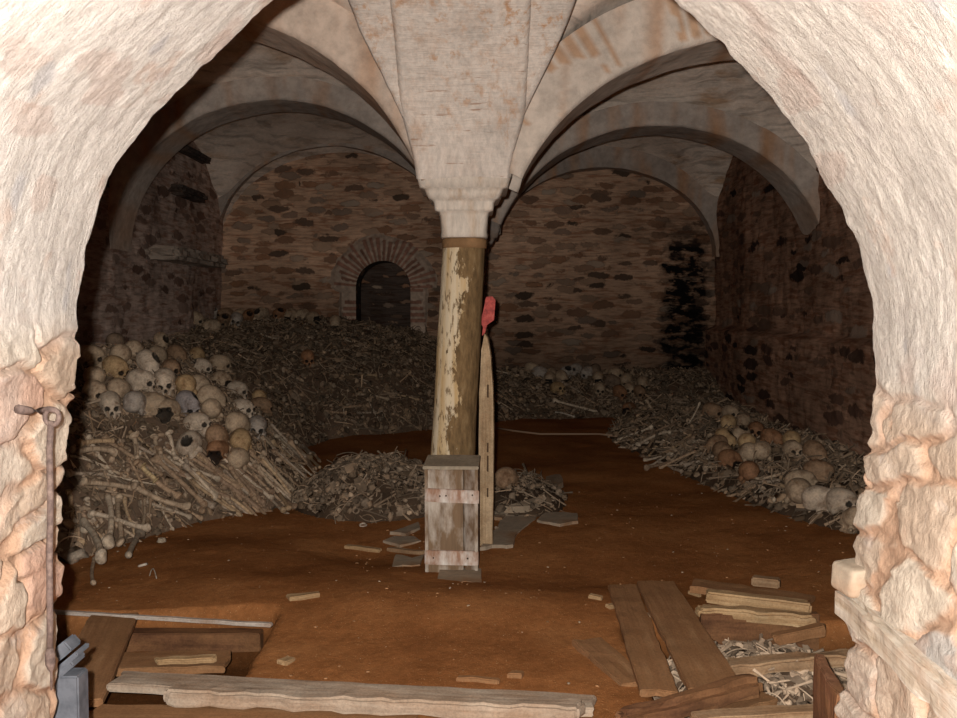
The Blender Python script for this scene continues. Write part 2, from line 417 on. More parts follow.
bk = (gid > .86)*sstep(.42, .30, g1+.75*fbm(sm*13, yb*13, 81, 4)); plc = mixc(plc, np.array((.60, .42, .34))*JT*(1+.3*fbm(sm*20, yb*20, 8, 3))[..., None], bk*.38)
col = plc*(1-msk[..., None])+stc*JT*msk[..., None]
# far side of the wall, towards the crypt
rings = [V1]
cols = [col]
for k, o in ((0, .03), (1, .10)):
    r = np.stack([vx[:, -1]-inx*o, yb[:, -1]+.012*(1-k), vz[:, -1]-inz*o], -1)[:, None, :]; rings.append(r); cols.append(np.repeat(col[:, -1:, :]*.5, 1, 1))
cx, cz = 0, 1.0
dx, dz = qx-cx, qz-cz
tt = np.minimum(np.where(dx > 0, 3.05/np.maximum(dx, 1e-6), 3.3/np.maximum(-dx, 1e-6)), np.where(dz > 0, 2.5/np.maximum(dz, 1e-6), 1.3/np.maximum(-dz, 1e-6)))
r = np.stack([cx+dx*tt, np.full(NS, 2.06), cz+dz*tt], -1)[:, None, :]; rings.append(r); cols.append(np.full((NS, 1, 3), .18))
VV = np.concatenate(rings, 1); CC = np.concatenate(cols, 1)
UVv = np.zeros((NS, VV.shape[1], 2)); UVv[..., 0] = s_[:, None]; UVv[..., 1] = VV[..., 1]
wf = mesh_np('wall_front', VV, gridfaces(NS, VV.shape[1]), CC, UVv.reshape(-1, 2))
_m = np.concatenate([msk]+[msk[:, -1:]]*3, 1); wf.attributes.new('Msk', 'FLOAT', 'POINT').data.foreach_set('value', _m.astype(np.float32).ravel())
struct(link('wall_front', wf, M['jamb']))

# ------------------------------------------------------------------ side walls
def sheet(name, P, nu, nv, m, amp, k=3.0):
    """P(u,v)->xyz with displacement along a given normal"""
    u, v = np.meshgrid(np.linspace(0, 1, nu), np.linspace(0, 1, nv), indexing='ij')
    V = P(u, v)
    return struct(link(name, mesh_np(name, V, gridfaces(nu, nv)), m))
def lw(u, v):
    y = YF+u*(YB-YF+.1); z = -.1+v*3.6
    f1, f2, c = voro(y/.2+.3*fbm(y*4, z*4), z/.13+.3*fbm(y*4, z*4, 5), 2)
    return np.stack([XL+.07*fbm(y*1.2, z*1.2, 1, 3)+.012*sstep(.05, .5, f2-f1)*c, y, z], -1)
def rw(u, v):
    y = YF+u*(YB-YF+.1); z = -.1+v*3.6
    f1, f2, c = voro(y/.2+.3*fbm(y*4, z*4), z/.13+.3*fbm(y*4, z*4, 5), 4)
    step = .13*(1-sstep(1.02, 1.09, z+.03*fbm(y*2, y*0, 2)))
    return np.stack([XR-.07*fbm(y*1.2, z*1.2, 1, 3)-.014*sstep(.05, .5, f2-f1)*c-step, y, z], -1)
sheet('wall_left', lw, 330, 130, M['left_wall'], 0)
sheet('wall_right', rw, 330, 130, M['right_wall'], 0)

# ------------------------------------------------------------------ back wall with the arched niche
NXc, NR, NZS = -1.17, .335, 1.545            # niche centre, radius, springing height
nu, nv = 300, 170
u, v = np.meshgrid(np.linspace(XL-.1, XR+.1, nu), np.linspace(-.1, 3.5, nv), indexing='ij')
f1, f2, c = voro(u/.27+.4*fbm(u*4, v*4), v/.10+.4*fbm(u*4, v*4, 5), 6)
yw = YB+.03*fbm(u*1.3, v*1.3, 3, 4)-.028*sstep(.02, .3, f2-f1)*(c-.4)
V = np.stack([u, yw, v], -1); F = gridfaces(nu, nv)
cen = V.reshape(-1, 3)[F].mean(1)
ins = ((np.abs(cen[:, 0]-NXc) < NR+.06) & (cen[:, 2] < NZS)) | (np.hypot(cen[:, 0]-NXc, cen[:, 2]-NZS) < NR+.06)
struct(link('wall_back', mesh_np('wall_back', V, F[~ins]), M['back_wall']))
# brick surround: jambs and fan of voussoirs
def surround():
    na, nr = 360, 22; Lj = .75; La = PI*NR; tot = 2*Lj+La
    ss, w = np.meshgrid(np.linspace(0, tot, na), np.linspace(0, 1, nr+1), indexing='ij')
    th = np.clip(PI-(ss-Lj)/NR, 0, PI); R = NR+w*.34
    onarc = (ss >= Lj) & (ss <= Lj+La)
    x = np.where(onarc, NXc+np.cos(th)*R, np.where(ss < Lj, NXc-NR-w*.22, NXc+NR+w*.22))
    z = np.where(onarc, NZS+np.sin(th)*R, np.where(ss < Lj, .75+ss, NZS-(ss-Lj-La)))
    k = np.where(onarc, th/(PI/23), z/.075+100); h = _h(np.floor(k), np.full(k.shape, 3), np.full(k.shape, 1))
    n = fbm(x*9, z*9, 3, 3); n2 = fbm(x*30, z*30, 8, 3)
    br = ((k % 1)+.12*n2 < .56) & (w < np.where(onarc, .55+.45*h, (h > .45)*(.3+.6*h)))
    cc = np.where(br[..., None], np.array((.25, .125, .085))*(1+.5*(h-.5))[..., None], np.array((.40, .29, .215)))*(1+.5*n2+.3*n)[..., None]
    y = YB-.045-.014*br+.014*n+.05*sstep(.75, 1, w)
    return mesh_np('trim_1', np.stack([x, y, z], -1), gridfaces(na, nr+1), cc)
struct(link('trim_1', surround(), M['attr']))
def niche():
    P = [(NXc-NR, .3)]+[(NXc-NR, z) for z in np.linspace(.5, NZS, 8)]+[(NXc+math.cos(a)*NR, NZS+math.sin(a)*NR) for a in np.linspace(PI, 0, 24)[1:-1]]+[(NXc+NR, z) for z in np.linspace(NZS, .3, 9)]
    n = len(P); Vv = []
    for (x, z) in P: Vv += [(x, YB-.05, z), (x, YB+.22, z), (x, YB+.45, z)]
    Fs = gridfaces(n, 3).tolist()
    c = len(Vv); Vv.append((NXc, YB+.45, 1.2))
    for i in range(n): Fs.append([i*3+2, c, ((i+1) % n)*3+2])
    return mesh_np('wall_niche', Vv, Fs, smooth=False)
struct(link('wall_niche', niche(), M['niche']))

# ------------------------------------------------------------------ vaults
XC = -.06; COLY = [5.0, 8.3]; HB = .26          # column line, half width of the arch bands
def ell(q): return np.sqrt(np.clip(1-q*q, 0, 1))
YL = [YF, 5.0, 8.3, YB]
SP = 1.95
def vault_bay(x0, x1, y0, y1, ha, hb, hy, sail=0):
    n = 64
    u, v = np.meshgrid(np.linspace(0, 1, n), np.linspace(0, 1, n), indexing='ij')
    u = .5-.5*np.cos(u*PI); v = .5-.5*np.cos(v*PI)
    x = x0+(x1-x0)*u; y = y0+(y1-y0)*v
    hx = ha+(hb-ha)*v + .10*4*v*(1-v)
    a = hx*ell((x-(x0+x1)/2)/((x1-x0)/2)); b = hy*ell((y-(y0+y1)/2)/((y1-y0)/2))
    k = .05; z = np.maximum(a, b)+k*np.exp(-np.abs(a-b)/k)*.5
    if sail:                                   # domed bay between two cross arches
        uu, vv = (x-(x0+x1)/2)/((x1-x0)/2), (y-(y0+y1)/2)/((y1-y0)/2)
        d = 1.30*np.minimum(hx, hx.max())*np.sqrt(np.clip(1-.5*np.abs(uu)**2.2-.5*np.abs(vv)**2.2, 0, 1))
        z = z*(1-sail)+d*sail
    z = SP+z+.02*fbm(x*1.7, y*1.7, 3, 4)
    return np.stack([x, y, z], -1).reshape(-1, 3), gridfaces(n, n)
Vs, Fs, o = [], [], 0
cl, cr = XC-.12, XC+.12
for (x0, x1, dh) in ((XL-.03, cl, .04), (cr, XR+.03, 0)):
    for (y0, y1, ha, hb, hy, sl) in ((YF, 5.0, 1.25, 1.02, 1.25, 0), (5.0, 8.3, 1.04, 1.18, 1.15, .9), (8.3, YB+.02, 1.14, 1.24, 1.2, .45)):
        V, F = vault_bay(x0, x1, y0, y1, ha+dh, hb+dh, hy, sl); Vs.append(V); Fs.append(F+o); o += len(V)
struct(link('ceiling', mesh_np('ceiling', np.vstack(Vs), np.vstack(Fs)), M['vault']))

def arch(name, axis, c, half, a, b, S_, H, m, rise=.30, brick=-1.0, base=(.58, .48, .395), zc=(0, 0), lim=(-9, 9), flare=0.0, fh=.35):
    """arch band: axis 'x' spans x in the plane y=c; only the piece above the heights zc at each end is built"""
    na = 170; mid, sx = (a+b)/2, (b-a)/2
    t0 = PI-math.asin(max(0, min(1, (zc[0]-S_)/H))); t1 = math.asin(max(0, min(1, (zc[1]-S_)/H)))
    th = np.linspace(t0, t1, na); px = mid+sx*np.cos(th); keep = (px > lim[0]) & (px < lim[1]); th = th[keep]; px = px[keep]; na = len(th)
    pz = S_+H*np.sin(th)
    nxn, nzn = np.cos(th)/sx, np.sin(th)/H; l = np.hypot(nxn, nzn); nxn /= l; nzn /= l
    rr = np.linspace(rise, .02, 12)
    sec = [(-half, r) for r in rr]+[(-half+.02, 0)]+[(j*half, 0) for j in np.linspace(-.9, .9, 12)]+[(half-.02, 0)]+[(half, r) for r in rr[::-1]]
    w = np.array([q[0] for q in sec])[None, :]; r = np.array([q[1] for q in sec])[None, :]
    fl = np.ones(na)
    if flare:
        dz = np.minimum(pz-zc[1], 9); fl = 1-flare*(1-sstep(0, fh, dz))
    w2 = w*fl[:, None]
    q = px[:, None]+nxn[:, None]*r; z = pz[:, None]+nzn[:, None]*r
    wob = .016*fbm(q*3, z*3+w*3, 4, 3)+.006*fbm(q*11, z*11, w*11, 3)
    p = np.stack([q, c+w2+wob*.5, z+wob], -1) if axis == 'x' else np.stack([c+w2+wob*.5, q, z+wob], -1)
    n = fbm(q*2.2, z*2.2, 14+w, 4); cc = np.array(base)*(1+.35*n)[..., None]
    ns = np.clip(fbm(q*9, z*1.5, 18+w, 3), 0, 1)[..., None]; ns = np.clip(ns*1.6, 0, 1); cc = cc*(1-.8*ns)+np.array((.42, .20, .085))*.8*ns
    k = th[:, None]*sx/.07; g = fbm(q*2.6, z*2.6, 33, 3)
    on = ((k % 1) < .5) & (g > .10-brick*.2) & (r > .03) & (w <= -half+.001)
    cc = np.where(on[..., None], np.array((.47, .29, .18))*(1+.4*n)[..., None], cc)
    return struct(link(name, mesh_np(name, p, gridfaces(na, len(sec)), cc), m))
# across the nave, in the planes of the two columns and against the back wall
arch('trim_2', 'x', 5.0, .26, -2.98, -.22, 1.55, 1.25, M['arch'], .34, -9, (.54, .415, .325), zc=(1.6, 1.93))
arch('trim_3', 'x', 5.0, .26, .15, 2.85, 1.60, 1.05, M['arch'], .30, .9, zc=(1.93, 1.6))
arch('trim_4', 'x', 8.3, .26, -3.14, -.30, 1.80, 1.25, M['arch'], .20, -9, (.44, .36, .30), zc=(1.5, 2.0))
arch('trim_5', 'x', 8.3, .26, .12, 2.98, 1.62, 1.22, M['arch'], .20, -9, (.44, .36, .30), zc=(2.0, 1.5))
arch('trim_6', 'x', YB-.09, .14, XL-.03, XC-.26, 2.02, 1.22, M['arch'], .30, -9, (.36, .29, .24))
arch('trim_7', 'x', YB-.09, .14, XC+.20, XR-.03, 1.92, 1.07, M['arch'], .30, -9, (.36, .29, .24))
# along the nave over the columns
arch('trim_8', 'y', XC-.015, .31, .9, 4.765, 1.70, 1.32, M['spandrel'], .34, lim=(YF+.02, 9), zc=(0, 1.94), flare=.25)
arch('trim_11', 'y', XC-.015, .54, .9, 4.785, 1.70, 1.34, M['spandrel'], .30, lim=(YF+.02, 9), zc=(0, 1.955), flare=.58, fh=.85)
arch('trim_9', 'y', XC, .20, 5.08, 8.22, 1.70, 1.25, M['arch'], .28, -9, (.44, .36, .30), zc=(1.95, 1.95))
arch('trim_10', 'y', XC, .26, 8.38, YB+.05, 1.70, 1.28, M['arch'], .28, -9, (.40, .33, .27), zc=(1.95, 1.95))

# ------------------------------------------------------------------ columns
def loft(name, rings, m, parent, n=40, cap=True, colf=None):
    """rings: (z, half width, squareness 0..1, (dx,dy))"""
    Vv, Aa = [], []
    for (z, r, sq, d) in rings:
        for k in range(n):
            a = 2*PI*k/n+PI/n; c, s = math.cos(a), math.sin(a)
            e = 2/(2+sq*10); x = math.copysign(abs(c)**e, c); y = math.copysign(abs(s)**e, s)
            p = (d[0]+x*r, d[1]+y*r, z); Vv.append(p); Aa.append(a)
    nr = len(rings); Fs = []
    for i in range(nr-1):
        for k in range(n): Fs.append([i*n+k, i*n+(k+1) % n, (i+1)*n+(k+1) % n, (i+1)*n+k])
    if cap: Fs.append(list(range(n))[::-1]); Fs.append([(nr-1)*n+k for k in range(n)])
    return link(name, mesh_np(name, Vv, Fs, colf(np.array(Vv).T, np.array(Aa)) if colf else None), m, parent)
def column(x0, y0, x1, label, tint=1.0, thick=.118):
    t = thing('stone_column', label, 'column', (x0, y0, 0))
    H = 1.655; rg = []
    mt = NT('column_skin', .9, .12); v = mt.obj(); sp_ = mt.sep(v)
    n = mt.noise(mt.map(v, (9, 9, 4)), 1, 6, .68); g = mt.noise(mt.map(v, (34, 34, 10)), 1, 5, .7); st_ = mt.noise(mt.map(v, (22, 22, 1.4)), 1, 4, .6)
    side = mt.math('MULTIPLY', mt.math('SUBTRACT', sp_[0], mt.math('MULTIPLY', sp_[2], (x1-x0)/H)), -2.6)
    k = mt.math('ADD', mt.math('ADD', n, side), mt.math('ADD', mt.math('MULTIPLY', mt.math('SUBTRACT', g, .5), .35), mt.math('MULTIPLY', sp_[2], .05)))
    skin = mt.ramp(k, [(.575, 0), (.595, 1)])
    pale = mt.mix(mt.ramp(st_, [(.4, 0), (.62, 1)]), (.50*tint, .33*tint, .155*tint), (.62*tint, .50*tint, .34*tint))
    pale = mt.mix(mt.ramp(mt.noise(mt.map(v, (60, 60, 16), (3, 3, 3)), 1, 4, .6), [(.56, 0), (.62, .8)]), pale, (.14*tint, .085*tint, .04*tint))
    dk = mt.ramp(g, [(.3, (.08*tint, .048*tint, .022*tint)), (.55, (.185*tint, .112*tint, .05*tint)), (.75, (.27*tint, .18*tint, .09*tint))])
    mt.done(mt.mix(skin, dk, pale), mt.math('ADD', mt.math('MULTIPLY', skin, .5), mt.math('MULTIPLY', g, .5)), .7, .012)
    for i in range(90):
        z = -.12+i/89*(H+.12); q = max(z, 0)/H
        r = thick*(1.04-.10*q)+.005*float(fbm(z*4, 1, y0, 3)); sh = (x1-x0)*q
        rg.append((z, r, 0, (sh, 0)))
    loft('shaft', rg, mt.m, t, 48, True)
    d = (x1-x0, 0)
    def cc(p, a):
        n = fbm(p[0]*14, p[2]*14, p[1]*14, 3); return np.array((.22, .12, .055))*(1+.6*n)[..., None]*tint
    loft('neck_band', [(1.60, .104, 0, d), (1.605, .117, 0, d), (1.645, .120, 0, d), (1.655, .112, 0, d)], M['attr'], t, 48, True, cc)
    cap = loft('capital', [(1.655, .118, .1, d), (1.66, .124, .15, d), (1.69, .121, .2, d), (1.765, .126, .45, d), (1.785, .132, .6, d), (1.79, .150, .8, d), (1.80, .153, .9, d), (1.83, .156, .9, d),
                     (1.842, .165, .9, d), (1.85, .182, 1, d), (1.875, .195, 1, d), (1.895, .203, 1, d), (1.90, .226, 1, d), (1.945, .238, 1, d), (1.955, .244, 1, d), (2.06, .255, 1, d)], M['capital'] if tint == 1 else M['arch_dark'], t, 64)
    return t
column(-.165, 5.0, -.075, 'front leaning stone column with peeling ochre skin and stepped pale capital, behind the crate')
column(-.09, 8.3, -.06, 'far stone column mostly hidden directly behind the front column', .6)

# ------------------------------------------------------------------ generic shapes
def rough_box(sx, sy, sz, seed=0, cuts=(10, 2, 3), amp=.004, ragged=0.0, taper=0.0, bevel=.004, warp=0.0):
    """a board along X with slightly worn faces and optionally broken ends"""
    bm = bmesh.new(); bmesh.ops.create_cube(bm, size=1)
    for v in bm.verts: v.co = Vector((v.co.x*sx, v.co.y*sy, v.co.z*sz))
    bmesh.ops.bevel(bm, geom=bm.edges[:], offset=min(bevel, sz*.3, sy*.3), segments=2, affect='EDGES')
    for ax, k in ((0, cuts[0]), (1, cuts[1]), (2, cuts[2])):
        L = (sx, sy, sz)[ax]
        for i in range(1, k):
            co = [0, 0, 0]; no = [0, 0, 0]; co[ax] = -L/2+L*i/k; no[ax] = 1
            bmesh.ops.bisect_plane(bm, geom=bm.verts[:]+bm.edges[:]+bm.faces[:], plane_co=co, plane_no=no)
    P = np.array([v.co[:] for v in bm.verts]); X_, Y_, Z_ = P.T
    n = vnoise(X_*18+seed*7.7, Y_*18+seed*7.7, Z_*18+seed*7.7); n2 = fbm(X_*5+seed, Y_*5, 3, 2)
    nx_ = X_.copy(); ny_ = Y_+amp*n+.6*amp*n2; nz_ = Z_+amp*.5*n+warp*(4*(X_/sx)**2-1)*.25
    end = np.abs(X_)/(sx/2)
    if ragged:
        k = vnoise(Y_*45+seed*3, Z_*30, np.sign(X_)*5)
        nx_ = X_-np.sign(X_)*ragged*np.maximum(0, (end-.7)/.3)*(.5+.5*k)*(end > .7)
    if taper: ny_ = ny_*(1-taper*(X_/sx+.5))
    for v, x_, y_, z_ in zip(bm.verts, nx_, ny_, nz_): v.co = (x_, y_, z_)
    me = bpy.data.meshes.new('board'); bm.to_mesh(me); bm.free(); return me
def frame_from(p, q, up=(0, 0, 1)):
    p, q = Vector(p), Vector(q); x = (q-p).normalized(); u = Vector(up); y = u.cross(x).normalized(); z = x.cross(y)
    m = Matrix((x, y, z)).transposed().to_4x4(); m.translation = (p+q)/2; return m
def board(name, label, cat, p, q, w, th, m, seed=0, up=(0, 0, 1), group=None, **kw):
    p = Vector(p); q = Vector(q)
    me = rough_box((q-p).length, w, th, seed, **kw); me.name = name
    o = link(name, me, m); o.matrix_world = frame_from(p, q, up)
    return tag(o, label, cat, group)
def flat_piece(name, label, cat, pts, th, m, lift=.0, seed=0, group=None, tilt=0):
    """an irregular slab whose outline follows the given corners on the ground"""
    P = []
    for i, (a, b) in enumerate(pts):
        a2, b2 = pts[(i+1) % len(pts)]
        for k in range(3):
            f = k/3; P.append((a+(a2-a)*f+random.uniform(-1, 1)*(k > 0)*1.0, b+(b2-b)*f+random.uniform(-.5, .5)*(k > 0)))
    W = [hit(a, b) for a, b in P]
    zc = np.mean([w[2] for w in W])+lift
    c = np.mean(W, 0); n = len(W); Vv = []
    for w in W: Vv.append((w[0]-c[0], w[1]-c[1], (w[2]-zc)*.3+th))
    for w in W: Vv.append(((w[0]-c[0])*1.02, (w[1]-c[1])*1.02, (w[2]-zc)*.3-.01))
    Fs = [list(range(n)), list(range(n, 2*n))[::-1]]+[[i, n+i, n+(i+1) % n, (i+1) % n] for i in range(n)]
    me = mesh_np(name, Vv, Fs, smooth=False)
    bm = bmesh.new(); bm.from_mesh(me); bmesh.ops.recalc_face_normals(bm, faces=bm.faces); bm.to_mesh(me); bm.free()
    o = link(name, me, m); o.location = (c[0], c[1], zc); return tag(o, label, cat, group)
def gp(px, py, up=0.0): return Vector(hit(px, py, up))

# ------------------------------------------------------------------ crate against the column
def crate():
    y0 = 4.60; xl, xr = at(425, 520, y0)[0], at(478, 520, y0)[0]
    W, Hh, D = xr-xl, .535, .27
    t = thing('wooden_crate', 'upright narrow wooden crate with flaking white paint in front of the column', 'crate', ((xl+xr)/2, y0, float(floor_h((xl+xr)/2, y0))-.012), (math.radians(2.5), 0, math.radians(-2)))
    def pm(name, c1, c2, seed):
        tt = NT(name, .85); v = tt.obj(); n = tt.noise(tt.map(v, (7, 7, 3.0), (seed, seed, 0)), 1, 5, .65); g = tt.noise(tt.map(v, (60, 60, 5)), 1, 4, .6)
        c = tt.ramp(n, [(.45, c1), (.62, c2)]); c = tt.mix(.45, c, tt.ramp(g, [(.3, .4), (.6, 1)]), 'MULTIPLY'); return tt.done(c, g, .3, .004)
    white = pm('flaking_white_paint', (.20, .125, .072), (.54, .46, .38), 1); top = pm('dusty_crate_top', (.30, .24, .17), (.40, .33, .24), 5); slw = pm('white_slat_paint', (.36, .20, .13), (.74, .67, .60), 9)
    stain = pm('stained_crate_board', (.14, .085, .05), (.42, .35, .29), 4)
    def p(name, sx, sy, sz, x, y, z, m, rot=(0, 0, 0), seed=1):
        me = rough_box(sx, sy, sz, seed, (6, 3, 6), .002, bevel=.003); me.name = name; o = link(name, me, m, t); o.location = (x, y, z); o.rotation_euler = rot; return o
    p('side_panel', .016, D, Hh, -W/2+.008, D/2, Hh/2, white, seed=2); p('side_panel', .016, D, Hh, W/2-.008, D/2, Hh/2, white, seed=3)
    p('front_board', W*.66, .014, Hh-.01, -W*.5+W*.33+.016, .018, Hh/2, white, seed=4); p('front_board', W*.22, .014, Hh-.01, W*.5-W*.13, .024, Hh/2, stain, seed=5)
    p('back_board', W-.03, .014, Hh, 0, D-.01, Hh/2, stain, seed=6)
    p('top_board', W+.012, D+.02, .016, -.002, D/2, Hh+.008, top, seed=7)
    s = p('slat', W+.004, .016, .066, .004, .004, Hh-.135, slw, (0, math.radians(2), 0), 8)
    s2 = p('slat', W+.004, .016, .072, 0, .004, .088, slw, (0, math.radians(1), 0), 9)
    p('foot_board', W-.03, .012, .012, 0, D/2, .02, stain, seed=12)
    nm = NT('rusty_nail', .6).done((.05, .03, .02))
    for sl, xs in ((s, (-.06, -.03, .1)), (s2, (-.09, .08))):
        for xx in xs:
            bm = bmesh.new(); bmesh.ops.create_cone(bm, cap_ends=True, segments=10, radius1=.005, radius2=.003, depth=.006, matrix=Matrix.Rotation(PI/2, 4, 'X'))
            me = bpy.data.meshes.new('nail'); bm.to_mesh(me); bm.free(); o = link('nail', me, nm, sl); o.location = (xx, -.010, random.uniform(-.012, .012))
crate()

# ------------------------------------------------------------------ upright plank with the red peg
def upright():
    t = thing('upright_plank', 'tall narrow split plank propped upright against right side of front column', 'plank', (.045, 5.12, float(floor_h(.045, 5.12))), (math.radians(2), math.radians(.6), math.radians(-14)))
    outl = [(-.045, -.02), (-.046, .35), (-.042, .6), (-.040, .85), (-.028, 1.08), (-.012, 1.17), (.004, 1.15), (.022, 1.04), (.034, .90), (.040, .70), (.040, .45), (.036, .1), (.034, -.02)]
    dn = []
    for i, (a, b) in enumerate(outl[:-1]):
        a2, b2 = outl[i+1]
        for k in range(6):
            f = k/6; q = b+(b2-b)*f; dn.append((a+(a2-a)*f+.0035*float(fbm(q*14, a*30, 2, 3)), q))
    dn.append(outl[-1]); n = len(dn)
    Vv = [(a, -.014, b) for a, b in dn]+[(a*.96, .014, b) for a, b in dn]
    Fs = [list(range(n))[::-1], list(range(n, 2*n))]+[[i, (i+1) % n, n+(i+1) % n, n+i] for i in range(n)]
    me = mesh_np('board', Vv, Fs, smooth=False); bm = bmesh.new(); bm.from_mesh(me); bmesh.ops.recalc_face_normals(bm, faces=bm.faces); bm.to_mesh(me); bm.free()
    link('board', me, M['prop_wood'], t)
    dm = NT('slot_brown').done((.07, .04, .022))  # dark brown strips laid on the face to mark the slots
    for z, h in ((.30, .05), (.46, .09), (.55, .05), (.86, .07)):
        me = rough_box(.010, .004, h, int(z*100), (1, 1, 6), .002, bevel=.001); o = link('slot', me, dm, t); o.location = (.008, -.0145, z); o['label'] = 'dark worn slot in the plank'
upright()
def red_peg():
    t = NT('red_paint', .6); v = t.obj(); n = t.noise(v, 40, 4, .65); t.done(t.ramp(n, [(.35, (.22, .03, .025)), (.55, (.46, .065, .05)), (.75, (.50, .13, .10))]), n, .2, .004)
    P = [(482, 336), (485, 333), (487, 325), (494, 320), (495.5, 300), (492, 296), (486, 297), (483, 312), (480, 322), (483, 327)]
    W = [at(a, b, 5.085) for a, b in P]; c = np.mean(W, 0); n_ = len(W)
    Vv = [tuple(w-c+np.array((0, -.012, 0))) for w in W]+[tuple((w-c)*.97+np.array((0, .014, 0))) for w in W]
    Fs = [list(range(n_)), list(range(n_, 2*n_))[::-1]]+[[i, n_+i, n_+(i+1) % n_, (i+1) % n_] for i in range(n_)]
    me = mesh_np('red_wooden_peg', Vv, Fs, smooth=False); bm = bmesh.new(); bm.from_mesh(me); bmesh.ops.recalc_face_normals(bm, faces=bm.faces)
    bmesh.ops.bevel(bm, geom=bm.edges[:], offset=.002, segments=2, affect='EDGES'); bm.to_mesh(me); bm.free()
    o = link('red_wooden_peg', me, t.m); o.location = c
    tag(o, 'small red painted wooden peg stuck on top of the upright plank beside column', 'peg')
red_peg()

# ------------------------------------------------------------------ iron hook bar on the left jamb
def tube(pts, r, n=10, closed=False):
    pts = [Vector(p) for p in pts]; Vv = []; N = len(pts)
    for i, p in enumerate(pts):
        a = pts[max(i-1, 0)] if not closed else pts[i-1]; b = pts[min(i+1, N-1)] if not closed else pts[(i+1) % N]
        d = (b-a).normalized(); u = d.cross(Vector((0, 1, 0)) if abs(d.y) < .9 else Vector((1, 0, 0))).normalized(); w = d.cross(u)
        rr = r[i] if hasattr(r, '__len__') else r
        for k in range(n):
            an = 2*PI*k/n; Vv.append(tuple(p+u*math.cos(an)*rr+w*math.sin(an)*rr))
    Fs = []
    for i in range(N if closed else N-1):
        for k in range(n):
            j = (i+1) % N; Fs.append([i*n+k, i*n+(k+1) % n, j*n+(k+1) % n, j*n+k])
    if not closed: Fs.append(list(range(n))[::-1]); Fs.append([(N-1)*n+k for k in range(n)])
    return np.array(Vv), Fs
def iron():
    t = NT('rusty_iron', .8, .3); v = t.obj(); n = t.noise(v, 60, 5, .7); im = t.done(t.ramp(n, [(.3, (.03, .019, .016)), (.5, (.08, .052, .043)), (.72, (.14, .098, .08))]), n, .6, .004)
    Y = 1.80
    o0 = at(50, 420, Y)
    r = thing('iron_hook_bar', 'rusty iron bar hanging vertically from a hooked pin in the left stone jamb', 'bar', tuple(o0))
    def rel(px, py, y=Y): return tuple(at(px, py, y)-o0)
    V, F = tube([rel(51, 421), rel(49.5, 450), rel(50.5, 500), rel(49.5, 560), rel(50, 620), rel(50, 652)], .0062, 12); link('rod', mesh_np('rod', V, F), im, r)
    ring = [tuple(at(52+7*math.cos(a), 417+8*math.sin(a), Y)-o0) for a in np.linspace(0, 2*PI, 24, endpoint=False)]
    V, F = tube(ring, .005, 8, True); link('eye', mesh_np('eye', V, F), im, r)
    V, F = tube([rel(18, 409, Y-.06), rel(30, 411, Y-.02), rel(40, 411, Y), rel(50, 409, Y), rel(58, 412, Y), rel(60, 420, Y)], [.009, .008, .007, .006, .005, .003], 10); link('hook_pin', mesh_np('hook_pin', V, F), im, r)
    V, F = tube([rel(50, 648), rel(50, 654), rel(50.5, 664), rel(51, 669), rel(51.3, 672), rel(51.5, 690)], [.0065, .0095, .0095, .006, .0025, .0018], 12); link('lower_tip', mesh_np('lower_tip', V, F), im, r)
iron()

# ------------------------------------------------------------------ right jamb: beam and block
def jamb_right():
    t = NT('limewashed_beam', .95, .05); v = t.obj(); n = t.noise(t.map(v, (3, 40, 40)), 1, 5, .65); b = t.noise(v, 14, 5, .6)
    c = t.ramp(n, [(.3, (.24, .18, .12)), (.5, (.36, .30, .235)), (.7, (.42, .37, .31))]); c = t.mix(t.ramp(b, [(.5, 0), (.66, .6)]), c, (.34, .24, .17)); m = t.done(c, t.math('ADD', n, b), .6, .01)
    p = at(862, 600, 2.07); q = at(1030, 746, 1.40)
    board('wooden_beam', 'whitish rough wooden beam built into the right jamb, running towards viewer', 'beam', p, q, .13, .075, m, 21, cuts=(24, 4, 4), amp=.007, ragged=.01, bevel=.012)
    V, F = ico(5); V = np.sign(V)*np.abs(V)**.26; V = V*np.array((.043, .05, .031))*(1+.05*fbm(V[:, 0]*1.5, V[:, 1]*1.5, V[:, 2]*1.5, 4))[:, None]; V[:, 2] += .006*V[:, 0]/.04
    me = mesh_np('stone_block', V, F); o = link('stone_block', me, M['jamb_stone']); o.location = at(859, 577, 2.02); o.rotation_euler = (0, .05, .12)
    tag(o, 'small pale squared stone block perched on end of beam in right jamb', 'stone')
M['jamb_stone'] = plaster('pale_block_stone', (.33, .26, .19), (.30, .18, .11), False, False)
jamb_right()

# ------------------------------------------------------------------ grey painted frame end, lower left
def frame_end():
    t = NT('grey_paint', .6); v = t.obj(); n = t.noise(v, 25, 4, .6); m = t.done(t.ramp(n, [(.3, (.05, .055, .065)), (.6, (.10, .105, .12))]), n, .2, .004)
    th = thing('grey_frame_post', 'short grey painted moulded post end behind foot of left jamb', 'post', (-.985, 2.20, 0))
    def bar(name, x, y, z, sx, sy, sz, ry=0, seed=0):
        me = rough_box(sx, sy, sz, seed, (3, 3, 6), .001, bevel=.004); o = link(name, me, m, th); o.location = (x, y, z); o.rotation_euler = (0, ry, 0)
    zt = at(80, 672, 2.2)[2]
    bar('post', .006, 0, zt/2-.03, .070, .06, zt+.06, 0, 1)
    a = math.radians(-40)
    bar('moulding', .004, -.005, zt+.012, .075, .07, .016, a, 2); bar('moulding', .012, -.005, zt+.032, .085, .07, .012, a, 3); bar('moulding', -.004, 0, zt+.055, .06, .06, .03, a, 4)
frame_end()

